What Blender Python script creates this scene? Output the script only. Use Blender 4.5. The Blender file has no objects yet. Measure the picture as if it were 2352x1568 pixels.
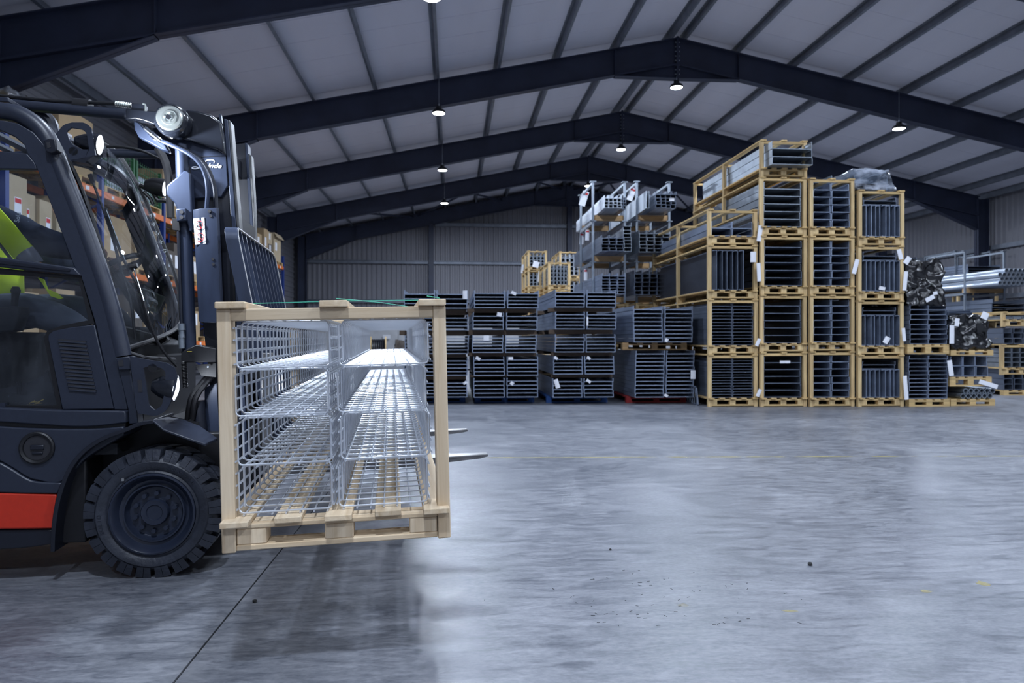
import bpy, bmesh, math, random
from mathutils import Vector, Matrix
random.seed(7)
S = bpy.context.scene
COL = S.collection
# ---------------------------------------------------------------- camera
FPX, CX, HY, CAMZ = 1600.0, 1176.0, 776.0, 1.09
TH = math.atan(136.0 / FPX)                 # building axis vanishes 136 px left of centre
Fv = Vector((math.sin(TH), math.cos(TH), 0)); Rv = Vector((math.cos(TH), -math.sin(TH), 0))
cam_d = bpy.data.cameras.new('camera'); cam = bpy.data.objects.new('camera', cam_d); COL.objects.link(cam)
cam_d.sensor_width = 36; cam_d.lens = FPX / 2352 * 36; cam_d.shift_y = -8 / 2352
cam_d.clip_end = 200
cam.location = (0, 0, CAMZ); cam.rotation_euler = (math.pi / 2, 0, -TH)
cam_d.dof.use_dof = True; cam_d.dof.focus_distance = 2.7; cam_d.dof.aperture_fstop = 4.5
S.camera = cam
# ---------------------------------------------------------------- world, exposure
w = bpy.data.worlds.new('world'); S.world = w; w.use_nodes = True
w.node_tree.nodes['Background'].inputs[0].default_value = (0.25, 0.32, 0.5, 1)
w.node_tree.nodes['Background'].inputs[1].default_value = 0.02
S.view_settings.view_transform = 'Standard'; S.view_settings.look = 'None'
S.view_settings.gamma = 1; S.view_settings.use_curve_mapping = False
S.view_settings.exposure = 0.0
S.cycles.use_adaptive_sampling = True; S.cycles.adaptive_threshold = 0.04; S.cycles.max_bounces = 7; S.cycles.diffuse_bounces = 3; S.cycles.glossy_bounces = 3; S.cycles.transmission_bounces = 4; S.cycles.transparent_max_bounces = 10
LAMP_W = 290.0
LAMP_COL = (0.73, 0.83, 1.0)
# ---------------------------------------------------------------- pixel -> place
def at(px, py, d):
    v = Fv * d + Rv * ((px - CX) / FPX * d)
    return Vector((v.x, v.y, CAMZ + (HY - py) / FPX * d))
# ---------------------------------------------------------------- materials
M = {}
def mat(name, col, rough=0.5, metal=0.0, noise=None, bump=None, spec=0.5, coat=0.0):
    """noise=(scale,(sx,sy,sz),amount): value variation;  bump=(scale,strength)"""
    m = bpy.data.materials.new(name); m.use_nodes = True
    nt = m.node_tree; b = nt.nodes['Principled BSDF']
    b.inputs['Base Color'].default_value = (*col, 1); b.inputs['Roughness'].default_value = rough
    b.inputs['Metallic'].default_value = metal; b.inputs['Specular IOR Level'].default_value = spec
    b.inputs['Coat Weight'].default_value = coat
    tc = nt.nodes.new('ShaderNodeTexCoord')
    if noise:
        mp = nt.nodes.new('ShaderNodeMapping'); mp.inputs['Scale'].default_value = noise[1]
        nt.links.new(tc.outputs['Object'], mp.inputs['Vector'])
        oi = nt.nodes.new('ShaderNodeObjectInfo')
        ad = nt.nodes.new('ShaderNodeVectorMath'); ad.operation = 'ADD'
        sc = nt.nodes.new('ShaderNodeVectorMath'); sc.operation = 'SCALE'; sc.inputs['Scale'].default_value = 37.0
        cb = nt.nodes.new('ShaderNodeCombineXYZ')
        for k in range(3): nt.links.new(oi.outputs['Random'], cb.inputs[k])
        nt.links.new(cb.outputs[0], sc.inputs[0]); nt.links.new(mp.outputs[0], ad.inputs[0]); nt.links.new(sc.outputs[0], ad.inputs[1])
        n = nt.nodes.new('ShaderNodeTexNoise'); n.inputs['Scale'].default_value = noise[0]; n.inputs['Detail'].default_value = 3
        nt.links.new(ad.outputs[0], n.inputs['Vector'])
        r = nt.nodes.new('ShaderNodeMapRange'); a = noise[2]
        r.inputs[1].default_value = 0.25; r.inputs[2].default_value = 0.75
        r.inputs[3].default_value = 1 - a; r.inputs[4].default_value = 1 + a
        nt.links.new(n.outputs['Fac'], r.inputs[0])
        mx = nt.nodes.new('ShaderNodeVectorMath'); mx.operation = 'SCALE'; mx.inputs[0].default_value = col
        nt.links.new(r.outputs[0], mx.inputs['Scale']); nt.links.new(mx.outputs[0], b.inputs['Base Color'])
    if bump:
        n2 = nt.nodes.new('ShaderNodeTexNoise'); n2.inputs['Scale'].default_value = bump[0]; n2.inputs['Detail'].default_value = 4
        nt.links.new(tc.outputs['Object'], n2.inputs['Vector'])
        bp = nt.nodes.new('ShaderNodeBump'); bp.inputs['Strength'].default_value = bump[1]; bp.inputs['Distance'].default_value = 0.01
        nt.links.new(n2.outputs['Fac'], bp.inputs['Height']); nt.links.new(bp.outputs[0], b.inputs['Normal'])
    M[name] = m; return m
def emit(name, col, strength):
    m = bpy.data.materials.new(name); m.use_nodes = True; nt = m.node_tree
    nt.nodes.remove(nt.nodes['Principled BSDF']); e = nt.nodes.new('ShaderNodeEmission')
    e.inputs[0].default_value = (*col, 1); e.inputs[1].default_value = strength
    nt.links.new(e.outputs[0], nt.nodes['Material Output'].inputs[0]); m.cycles.emission_sampling = 'NONE'; M[name] = m; return m
def glassmat(name, tint, refl=1.0, rough=0.0, haze=0.0):
    m = bpy.data.materials.new(name); m.use_nodes = True; nt = m.node_tree
    nt.nodes.remove(nt.nodes['Principled BSDF'])
    t = nt.nodes.new('ShaderNodeBsdfTransparent'); t.inputs[0].default_value = (*tint, 1)
    g = nt.nodes.new('ShaderNodeBsdfGlossy'); g.inputs['Roughness'].default_value = rough
    g.inputs[0].default_value = (refl, refl, refl, 1)
    fr = nt.nodes.new('ShaderNodeFresnel'); fr.inputs[0].default_value = 1.5
    mx = nt.nodes.new('ShaderNodeMixShader')
    nt.links.new(fr.outputs[0], mx.inputs[0]); nt.links.new(t.outputs[0], mx.inputs[1]); nt.links.new(g.outputs[0], mx.inputs[2])
    last = mx
    if haze:
        d = nt.nodes.new('ShaderNodeBsdfDiffuse'); d.inputs[0].default_value = (0.6, 0.65, 0.75, 1)
        m2 = nt.nodes.new('ShaderNodeMixShader'); m2.inputs[0].default_value = haze
        n = nt.nodes.new('ShaderNodeTexNoise'); n.inputs['Scale'].default_value = 3.0; n.inputs['Detail'].default_value = 8
        r = nt.nodes.new('ShaderNodeMapRange'); r.inputs[1].default_value = 0.4; r.inputs[2].default_value = 0.8
        r.inputs[3].default_value = 0.0; r.inputs[4].default_value = haze
        nt.links.new(n.outputs['Fac'], r.inputs[0]); nt.links.new(r.outputs[0], m2.inputs[0])
        nt.links.new(mx.outputs[0], m2.inputs[1]); nt.links.new(d.outputs[0], m2.inputs[2]); last = m2
    nt.links.new(last.outputs[0], nt.nodes['Material Output'].inputs[0]); M[name] = m; return m
def wood(name, axis, base, dark, rough=0.75):
    """pine: stretched noise grain along one local axis, each board shifted and tinted by its own random value"""
    m = bpy.data.materials.new(name); m.use_nodes = True; nt = m.node_tree; b = nt.nodes['Principled BSDF']
    b.inputs['Roughness'].default_value = rough; b.inputs['Specular IOR Level'].default_value = 0.25
    tc = nt.nodes.new('ShaderNodeTexCoord'); mp = nt.nodes.new('ShaderNodeMapping')
    sc = [38.0, 38.0, 38.0]; sc[axis] = 2.2; mp.inputs['Scale'].default_value = sc
    nt.links.new(tc.outputs['Object'], mp.inputs['Vector'])
    oi = nt.nodes.new('ShaderNodeObjectInfo'); cb = nt.nodes.new('ShaderNodeCombineXYZ')
    mu = nt.nodes.new('ShaderNodeMath'); mu.operation = 'MULTIPLY'; mu.inputs[1].default_value = 91.0
    nt.links.new(oi.outputs['Random'], mu.inputs[0])
    for k in range(3): nt.links.new(mu.outputs[0], cb.inputs[k])
    ad = nt.nodes.new('ShaderNodeVectorMath'); ad.operation = 'ADD'
    nt.links.new(mp.outputs[0], ad.inputs[0]); nt.links.new(cb.outputs[0], ad.inputs[1])
    n = nt.nodes.new('ShaderNodeTexNoise'); n.inputs['Scale'].default_value = 1.0; n.inputs['Detail'].default_value = 6; n.inputs['Distortion'].default_value = 0.6
    nt.links.new(ad.outputs[0], n.inputs['Vector'])
    cr = nt.nodes.new('ShaderNodeValToRGB'); cr.color_ramp.elements[0].position = 0.3; cr.color_ramp.elements[1].position = 0.68
    cr.color_ramp.elements[0].color = (*dark, 1); cr.color_ramp.elements[1].color = (*base, 1)
    nt.links.new(n.outputs['Fac'], cr.inputs[0])
    hsv = nt.nodes.new('ShaderNodeHueSaturation'); r = nt.nodes.new('ShaderNodeMapRange')
    r.inputs[3].default_value = 0.82; r.inputs[4].default_value = 1.12
    nt.links.new(oi.outputs['Random'], r.inputs[0]); nt.links.new(r.outputs[0], hsv.inputs['Value'])
    nt.links.new(cr.outputs[0], hsv.inputs['Color']); nt.links.new(hsv.outputs[0], b.inputs['Base Color'])
    bp = nt.nodes.new('ShaderNodeBump'); bp.inputs['Strength'].default_value = 0.35; bp.inputs['Distance'].default_value = 0.004
    nt.links.new(n.outputs['Fac'], bp.inputs['Height']); nt.links.new(bp.outputs[0], b.inputs['Normal'])
    M[name] = m; return m

mat('frame_paint', (0.027, 0.034, 0.064), 0.5, noise=(1.5, (1, 1, 1), 0.25))
mat('galv', (0.30, 0.34, 0.39), 0.42, 0.75, noise=(6, (1, 1, 1), 0.2))
mat('purlin', (0.20, 0.22, 0.26), 0.5, 0.5, noise=(4, (1, 1, 1), 0.2))
mat('roof_panel', (0.70, 0.70, 0.78), 0.55, noise=(1.2, (1, 0.15, 1), 0.06))
mat('cladding', (0.20, 0.20, 0.225), 0.5, noise=(0.6, (1, 1, 0.3), 0.10))
mat('white_wall', (0.55, 0.56, 0.58), 0.7, noise=(2, (1, 1, 1), 0.12))
mat('yellow_paint', (0.65, 0.50, 0.08), 0.6)
mat('steel_tray', (0.27, 0.32, 0.42), 0.40, 0.55, noise=(5, (1, 0.3, 1), 0.25))
mat('steel_tray_dark', (0.16, 0.19, 0.25), 0.38, 0.55, noise=(5, (1, 0.3, 1), 0.3))
mat('galv_bright', (0.50, 0.55, 0.62), 0.42, 0.75, noise=(5, (1, 0.2, 1), 0.25))
mat('wire', (0.70, 0.73, 0.78), 0.36, 0.65)
mat('old_timber', (0.12, 0.082, 0.055), 0.85, noise=(8, (0.3, 3, 3), 0.35))
mat('pallet_timber', (0.42, 0.26, 0.12), 0.8, noise=(8, (0.3, 3, 3), 0.3))
mat('paper', (0.85, 0.86, 0.90), 0.8)
mat('paper_red', (0.65, 0.05, 0.05), 0.8)
mat('cardboard', (0.42, 0.30, 0.17), 0.85, noise=(3, (1, 1, 1), 0.12))
mat('cardboard_pale', (0.50, 0.40, 0.26), 0.85, noise=(3, (1, 1, 1), 0.12))
mat('cardboard_dark', (0.12, 0.10, 0.085), 0.85, noise=(3, (1, 1, 1), 0.2))
mat('tape', (0.48, 0.38, 0.22), 0.3)
mat('rack_blue', (0.01, 0.04, 0.22), 0.45)
mat('rack_orange', (0.75, 0.17, 0.02), 0.45)
mat('green_metal', (0.03, 0.14, 0.05), 0.5)
mat('pallet_blue', (0.01, 0.06, 0.22), 0.7)
mat('pallet_red', (0.30, 0.02, 0.02), 0.7)
mat('black_film', (0.006, 0.006, 0.007), 0.22, bump=(14, 0.9), spec=0.8)
# forklift
mat('fl_grey', (0.021, 0.026, 0.042), 0.38, noise=(60, (1, 1, 1), 0.10))
mat('fl_dark', (0.010, 0.012, 0.020), 0.38)
mat('fl_gloss', (0.012, 0.014, 0.020), 0.22, coat=0.3)
mat('fl_mast', (0.028, 0.038, 0.068), 0.36, 0.2, noise=(20, (1, 1, 0.2), 0.2))
mat('fl_black', (0.008, 0.008, 0.010), 0.45)
mat('fl_red', (0.52, 0.030, 0.012), 0.4, noise=(40, (1, 1, 1), 0.06))
mat('rubber', (0.026, 0.030, 0.042), 0.42, noise=(12, (1, 1, 1), 0.35), bump=(60, 0.25))
mat('rim_paint', (0.020, 0.026, 0.045), 0.24)
mat('zinc', (0.62, 0.66, 0.62), 0.28, 0.9, noise=(12, (1, 1, 1), 0.12))
mat('chrome', (0.75, 0.78, 0.82), 0.16, 1.0)
mat('steel_worn', (0.13, 0.13, 0.13), 0.42, 0.8, noise=(12, (1, 4, 1), 0.4))
mat('fork_steel', (0.24, 0.235, 0.23), 0.36, 0.8, noise=(12, (1, 4, 1), 0.4))
mat('bare_edge', (0.45, 0.45, 0.45), 0.4, 0.8)
mat('sticker', (0.85, 0.86, 0.88), 0.5)
mat('sign_red', (0.60, 0.03, 0.04), 0.5)
mat('ink', (0.02, 0.02, 0.025), 0.6)
mat('white_print', (0.85, 0.88, 0.95), 0.5)
mat('display', (0.55, 0.60, 0.60), 0.4)
mat('seat_fabric', (0.02, 0.022, 0.026), 0.9)
mat('fl_interior', (0.035, 0.038, 0.045), 0.7)
mat('navy_cloth', (0.010, 0.018, 0.042), 0.9, noise=(9, (1, 1, 1), 0.3), bump=(9, 0.6))
mat('grey_cloth', (0.10, 0.115, 0.15), 0.9, noise=(6, (1, 1, 1), 0.2), bump=(7, 0.5))
mat('skin', (0.42, 0.23, 0.16), 0.5)
mat('hair', (0.03, 0.02, 0.015), 0.6)
mat('hivis', (0.68, 0.88, 0.02), 0.7, noise=(9, (1, 1, 1), 0.08))
mat('reflective_band', (0.22, 0.22, 0.25), 0.35)
mat('twine', (0.05, 0.42, 0.28), 0.5)
mat('gold_foil', (0.75, 0.50, 0.08), 0.25, 0.9)
mat('dirt', (0.02, 0.02, 0.02), 0.8)
wood('pine_x', 0, (0.74, 0.60, 0.42), (0.56, 0.41, 0.25))
wood('pine_y', 1, (0.74, 0.60, 0.42), (0.56, 0.41, 0.25))
wood('pine_z', 2, (0.76, 0.62, 0.44), (0.58, 0.43, 0.27))
PINE = [M['pine_x'], M['pine_y'], M['pine_z']]
wood('stack_pine_x', 0, (0.68, 0.49, 0.23), (0.47, 0.31, 0.14))
wood('stack_pine_y', 1, (0.68, 0.49, 0.23), (0.47, 0.31, 0.14))
wood('stack_pine_z', 2, (0.74, 0.56, 0.29), (0.50, 0.34, 0.17))
SPINE = [M['stack_pine_x'], M['stack_pine_y'], M['stack_pine_z']]
emit('lamp_lens', (0.9, 0.95, 1.0), 60.0)
emit('worklamp_lens', (0.85, 0.92, 1.0), 14.0)
emit('worklamp_dim', (0.8, 0.88, 1.0), 4.0)
glassmat('windshield', (0.80, 0.84, 0.86), 1.0, 0.0, 0.10)
glassmat('door_glass', (0.86, 0.89, 0.92), 1.0, 0.0, 0.05)
glassmat('clear_film', (0.75, 0.78, 0.82), 1.0, 0.12, 0.8)

def floor_material():
    m = bpy.data.materials.new('concrete'); m.use_nodes = True; nt = m.node_tree; b = nt.nodes['Principled BSDF']
    L = nt.links.new; N = nt.nodes.new
    tc = N('ShaderNodeTexCoord')
    def noise(scale, stretch, detail=6, dist=0.0):
        mp = N('ShaderNodeMapping'); mp.inputs['Scale'].default_value = stretch; mp.inputs['Rotation'].default_value = (0, 0, 0.12)
        L(tc.outputs['Object'], mp.inputs['Vector'])
        n = N('ShaderNodeTexNoise'); n.inputs['Scale'].default_value = scale; n.inputs['Detail'].default_value = detail
        n.inputs['Distortion'].default_value = dist; n.inputs['Roughness'].default_value = 0.62
        L(mp.outputs[0], n.inputs['Vector']); return n
    n1 = noise(0.8, (0.8, 1.2, 1), 5, 0.8); n2 = noise(3.6, (0.65, 1.3, 1), 6, 1.3); n3 = noise(13, (0.42, 1.5, 1), 6, 1.1); n4 = noise(1.9, (0.8, 1.2, 1), 6, 1.8)
    n5 = noise(60, (0.6, 1.2, 1), 3)
    cr = N('ShaderNodeValToRGB'); e = cr.color_ramp.elements
    e[0].position = 0.40; e[0].color = (0.080, 0.088, 0.107, 1); e[1].position = 0.61; e[1].color = (0.245, 0.252, 0.275, 1)
    k = cr.color_ramp.elements.new(0.5); k.color = (0.155, 0.163, 0.184, 1)
    mx = N('ShaderNodeMix'); mx.data_type = 'FLOAT'; mx.inputs[0].default_value = 0.42
    L(n1.outputs['Fac'], mx.inputs[2]); L(n2.outputs['Fac'], mx.inputs[3])
    mxb = N('ShaderNodeMix'); mxb.data_type = 'FLOAT'; mxb.inputs[0].default_value = 0.46
    L(mx.outputs[0], mxb.inputs[2]); L(n3.outputs['Fac'], mxb.inputs[3])
    mx2 = N('ShaderNodeMix'); mx2.data_type = 'FLOAT'; mx2.inputs[0].default_value = 0.20
    L(mxb.outputs[0], mx2.inputs[2]); L(n5.outputs['Fac'], mx2.inputs[3]); L(mx2.outputs[0], cr.inputs[0])
    # pale worn patches and thin scratch marks
    r4 = N('ShaderNodeMapRange'); r4.inputs[1].default_value = 0.60; r4.inputs[2].default_value = 0.72; r4.inputs[4].default_value = 0.35
    L(n4.outputs['Fac'], r4.inputs[0])
    m3 = N('ShaderNodeMix'); m3.data_type = 'RGBA'; m3.inputs[7].default_value = (0.30, 0.305, 0.335, 1)
    L(r4.outputs[0], m3.inputs[0]); L(cr.outputs[0], m3.inputs[6]); L(m3.outputs[2], b.inputs['Base Color'])
    rr = N('ShaderNodeMapRange'); rr.inputs[1].default_value = 0.3; rr.inputs[2].default_value = 0.7; rr.inputs[3].default_value = 0.30; rr.inputs[4].default_value = 0.50
    L(n3.outputs['Fac'], rr.inputs[0]); L(rr.outputs[0], b.inputs['Roughness'])
    b.inputs['Specular IOR Level'].default_value = 0.5
    bp = N('ShaderNodeBump'); bp.inputs['Strength'].default_value = 0.10; bp.inputs['Distance'].default_value = 0.01
    L(n3.outputs['Fac'], bp.inputs['Height']); L(bp.outputs[0], b.inputs['Normal'])
    M['concrete'] = m
floor_material()
def worn_paint():
    m = bpy.data.materials.new('worn_line'); m.use_nodes = True; nt = m.node_tree; b = nt.nodes['Principled BSDF']
    b.inputs['Base Color'].default_value = (0.50, 0.42, 0.14, 1); b.inputs['Roughness'].default_value = 0.6
    n = nt.nodes.new('ShaderNodeTexNoise'); n.inputs['Scale'].default_value = 5; n.inputs['Detail'].default_value = 8
    tc = nt.nodes.new('ShaderNodeTexCoord'); nt.links.new(tc.outputs['Object'], n.inputs['Vector'])
    r = nt.nodes.new('ShaderNodeMapRange'); r.inputs[1].default_value = 0.38; r.inputs[2].default_value = 0.72; r.inputs[4].default_value = 0.55
    nt.links.new(n.outputs['Fac'], r.inputs[0]); nt.links.new(r.outputs[0], b.inputs['Alpha']); M['worn_line'] = m
worn_paint()

# ---------------------------------------------------------------- mesh builder
class B:
    def __init__(s): s.v = []; s.f = []
    def add(s, vs, fs):
        o = len(s.v); s.v += [tuple(v) for v in vs]; s.f += [tuple(i + o for i in f) for f in fs]; return s
    def box(s, x0, x1, y0, y1, z0, z1):
        return s.add([(x0,y0,z0),(x1,y0,z0),(x1,y1,z0),(x0,y1,z0),(x0,y0,z1),(x1,y0,z1),(x1,y1,z1),(x0,y1,z1)],
              [(0,3,2,1),(4,5,6,7),(0,1,5,4),(1,2,6,5),(2,3,7,6),(3,0,4,7)])
    def bar(s, p, q, w, h, up=(0,0,1)):
        p = Vector(p); q = Vector(q); d = (q - p).normalized(); u = Vector(up)
        sx = d.cross(u).normalized() * (w / 2); sz = sx.cross(d).normalized() * (h / 2)
        c = [p - sx - sz, p + sx - sz, p + sx + sz, p - sx + sz, q - sx - sz, q + sx - sz, q + sx + sz, q - sx + sz]
        return s.add(c, [(0,3,2,1),(4,5,6,7),(0,1,5,4),(1,2,6,5),(2,3,7,6),(3,0,4,7)])
    def loft(s, rings, caps=True, closed=True):
        n = len(rings[0]); vs = [p for r in rings for p in r]; fs = []
        for i in range(len(rings) - 1):
            for j in range(n if closed else n - 1):
                k = (j + 1) % n; fs.append((i*n+j, i*n+k, (i+1)*n+k, (i+1)*n+j))
        if caps and closed:
            fs.append(tuple(range(n - 1, -1, -1))); fs.append(tuple((len(rings)-1)*n + j for j in range(n)))
        return s.add(vs, fs)
    def tube(s, pts, r, n=8, caps=True):
        pts = [Vector(p) for p in pts]; rings = []; u = None
        for i, p in enumerate(pts):
            a = pts[max(i-1, 0)]; c = pts[min(i+1, len(pts)-1)]; d = (c - a).normalized()
            if u is None:
                u = d.orthogonal().normalized()
            else:
                u = (u - d * u.dot(d)).normalized()
            v = d.cross(u); rr = r[i] if isinstance(r, (list, tuple)) else r
            rings.append([p + (u * math.cos(t) + v * math.sin(t)) * rr for t in [2*math.pi*k/n for k in range(n)]])
        return s.loft(rings, caps)
    def prism(s, poly, y0, y1):
        """poly of (x,z), extruded along y"""
        return s.loft([[(x, y0, z) for x, z in poly], [(x, y1, z) for x, z in poly]])
    def ring(s, outer, inner, y0, y1):
        n = len(outer)
        r = [[(x, y0, z) for x, z in outer], [(x, y0, z) for x, z in inner], [(x, y1, z) for x, z in inner], [(x, y1, z) for x, z in outer]]
        r.append(r[0]); return s.loft(r, False)
    def lathe(s, prof, c, axis, n=32, ang=0.0, caps=True):
        """prof of (radius, offset along axis)"""
        c = Vector(c); a = Vector(axis).normalized(); u = a.orthogonal().normalized(); v = a.cross(u); rings = []
        for r, h in prof:
            rings.append([c + a * h + (u * math.cos(t) + v * math.sin(t)) * max(r, 1e-5) for t in [ang + 2*math.pi*k/n for k in range(n)]])
        return s.loft(rings, caps)
    def mesh(s, name, m, smooth=35, recalc=True):
        me = bpy.data.meshes.new(name); me.from_pydata(s.v, [], s.f)
        if recalc:
            bm = bmesh.new(); bm.from_mesh(me); bmesh.ops.recalc_face_normals(bm, faces=bm.faces); bm.to_mesh(me); bm.free()
        if m is not None: me.materials.append(m if not isinstance(m, str) else M[m])
        if smooth:
            me.polygons.foreach_set('use_smooth', [True] * len(me.polygons)); me.set_sharp_from_angle(angle=math.radians(smooth))
        me.update(); return me
    def build(s, name, m, parent=None, bevel=0.0, smooth=35, seg=2):
        o = bpy.data.objects.new(name, s.mesh(name, m, smooth)); COL.objects.link(o)
        if parent is not None: o.parent = parent
        if bevel:
            bv = o.modifiers.new('bevel', 'BEVEL'); bv.width = bevel; bv.segments = seg; bv.limit_method = 'ANGLE'; bv.angle_limit = math.radians(40)
            bv.harden_normals = False
        return o
def inst(name, me, parent=None, loc=(0,0,0), rot=(0,0,0), scale=None):
    o = bpy.data.objects.new(name, me); COL.objects.link(o); o.location = loc; o.rotation_euler = rot
    if scale: o.scale = scale
    if parent is not None: o.parent = parent
    return o
def tag(o, label=None, cat=None, group=None, kind=None):
    if label: o['label'] = label
    if cat: o['category'] = cat
    if group: o['group'] = group
    if kind: o['kind'] = kind
    return o
def thing(name, label, cat, loc=(0,0,0), rot=(0,0,0), group=None, kind=None):
    o = bpy.data.objects.new(name, None); COL.objects.link(o); o.location = loc; o.rotation_euler = rot
    o.empty_display_size = 0.1
    return tag(o, label, cat, group, kind)
_boxcache = {}
def boxmesh(sx, sy, sz, m, bevel=0.0):
    k = (round(sx, 3), round(sy, 3), round(sz, 3), m.name, bevel)
    if k not in _boxcache:
        if bevel:
            bm = bmesh.new(); bmesh.ops.create_cube(bm, size=1); bmesh.ops.scale(bm, vec=(sx, sy, sz), verts=bm.verts)
            bmesh.ops.bevel(bm, geom=list(bm.edges), offset=bevel, segments=1, affect='EDGES')
            me = bpy.data.meshes.new('board'); bm.to_mesh(me); bm.free(); me.materials.append(m)
        else:
            me = B().box(-sx/2, sx/2, -sy/2, sy/2, -sz/2, sz/2).mesh('board', m, 0)
        _boxcache[k] = me
    return _boxcache[k]
def boxobj(name, x0, x1, y0, y1, z0, z1, m, parent=None, bevel=0.0):
    if isinstance(m, str): m = M[m]
    return inst(name, boxmesh(x1-x0, y1-y0, z1-z0, m, bevel), parent, ((x0+x1)/2, (y0+y1)/2, (z0+z1)/2))
def text_mesh(txt, size, m, depth=0.0, shear=0.0, bold=0.0):
    c = bpy.data.curves.new('lettering', 'FONT'); c.body = txt; c.size = size; c.extrude = depth; c.shear = shear; c.offset = bold
    c.align_x = 'CENTER'; c.align_y = 'CENTER'
    o = bpy.data.objects.new('tmp', c); COL.objects.link(o)
    me = bpy.data.meshes.new_from_object(o.evaluated_get(bpy.context.evaluated_depsgraph_get()))
    bpy.data.objects.remove(o); me.materials.clear(); me.materials.append(M[m]); return me
# ================================================================ THE BUILDING
XL, XR, XA, ZA, SL = -7.8, 19.6, 5.9, 9.0, 0.206     # walls, apex, rafter-top height at apex, roof slope
YB, YF = 36.0, -9.0
ROOFZ = 0.20                                         # purlin depth between rafter and roof sheet
def rz(x): return ZA - abs(x - XA) * SL
ZE = rz(XL)
# floor: two slabs with a sawn joint between them, on a base
JX0, JX1 = -.884, -.876
fl = thing('floor', 'smooth worn grey concrete floor of the hall', 'floor', kind='structure')
b = B(); b.box(XL-0.3, XR+0.3, YF, YB+0.3, -0.2, -0.008); b.build('joint_base', 'dirt', fl, smooth=0)
for x0, x1 in ((XL-0.3, JX0), (JX1, XR+0.3)):
    b = B(); b.box(x0, x1, YF, YB+0.3, -0.05, 0.0); b.build('slab', 'concrete', fl, smooth=0)
p0 = at(1120, 1051, FPX*CAMZ/(1051-HY)); p1 = at(2352, 1047, FPX*CAMZ/(1047-HY))
dl = (p1 - p0).normalized(); p1 = p1 + dl * 6
b = B(); b.bar((p0.x, p0.y, 0.0012), (p1.x, p1.y, 0.0012), 0.035, 0.001); b.build('painted_line', 'worn_line', fl, smooth=0)
for (px, py, w_, h_) in ((1570,1390,.05,.03),(1815,1403,.06,.02),(2260,1341,.05,.05),(2128,1358,.05,.03)):
    c = at(px, py, FPX*CAMZ/(py-HY)); b = B(); pts = []
    for k in range(9):
        t = 2*math.pi*k/9; r_ = random.uniform(.6, 1.1); pts.append((c.x + math.cos(t)*w_*r_*.6, c.y + math.sin(t)*h_*r_*.8))
    b.loft([[(x, y, 0.0005) for x, y in pts], [(x, y, 0.0013) for x, y in pts]]); b.build('paint_fleck', 'worn_line', fl, smooth=0)

# ceiling: two insulated roof slopes, purlins, ridge purlins, eaves beams, braces
ce = thing('ceiling', 'pitched roof of pale panels on steel purlins', 'ceiling', kind='structure')
TILT = math.atan(SL)
for sgn, xe in ((-1, XL-0.2), (1, XR+0.2)):
    b = B(); z0, z1 = ZA + ROOFZ, rz(xe) + ROOFZ; t = 0.06
    b.add([(XA, YF, z0), (xe, YF, z1), (xe, YB+.2, z1), (XA, YB+.2, z0), (XA, YF, z0+t), (xe, YF, z1+t), (xe, YB+.2, z1+t), (XA, YB+.2, z0+t)],
          [(0,1,2,3),(4,7,6,5),(0,4,5,1),(1,5,6,2),(2,6,7,3),(3,7,4,0)])
    b.build('roof_panel', 'roof_panel', ce, smooth=0)
    # sheet joints: each roof sheet is one metre wide and runs down the slope
    b = B(); y = YF + 1
    while y < YB:
        b.bar((XA, y, z0-0.002), (xe, y, z1-0.002), 0.012, 0.006); y += 1.0
    b.build('sheet_joint', 'roof_panel', ce, smooth=0)
def purlin(x, sgn):
    h, wd, t = 0.19, 0.065, 0.008
    b = B(); ux = Vector((math.cos(TILT), 0, -math.sin(TILT)*sgn)) if sgn > 0 else Vector((math.cos(TILT), 0, math.sin(TILT)))
    uz = Vector((-ux.z, 0, ux.x)); c = Vector((x, 0, rz(x) + ROOFZ - 0.004))
    prof = [(-wd, 0), (t, 0), (t, -h), (wd, -h), (wd, -h+.02), (wd-t, -h+.02), (wd-t, -h+t), (2*t, -h+t), (2*t, 0)]
    prof = [(-wd, 0), (0, 0), (0, -h), (wd, -h), (wd, -h+.02), (wd-t, -h+.02), (wd-t, -h+t), (t, -h+t), (t, -t*.0+.0-t), (-wd, -t)]
    rings = [[(c + ux*a + uz*e) + Vector((0, y, 0)) for a, e in prof] for y in (YF, YB)]
    b.loft(rings); return b.build('purlin', 'purlin', ce, smooth=0)
for s in (-1, 1):
    purlin(XA + s*0.22, s)
    for k in range(8): purlin(XA + s*(1.66 + 1.56*k), s)
    xe = XA + s*13.55; b = B(); b.box(xe-.05, xe+.05, YF, YB, rz(xe)-.02, rz(xe)+.18); b.build('eaves_beam', 'purlin', ce, smooth=0)
# wind bracing in the last bay
def zr(x): return rz(x) - 0.12
for (xa, ya, xb, yb) in ((-5.6,30,-1.9,36),(-1.9,36,2.0,30.2),(-0.4,30,2.6,36),(5.7,36,2.6,30.2),(6.2,36,8.9,30.1),(8.9,36,6.2,30.1),(9.0,30,13,36)):
    b = B(); b.tube([(xa, ya, zr(xa)), (xb, yb, zr(xb))], 0.045, 8); b.build('wind_brace', 'frame_paint', ce)

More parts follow.
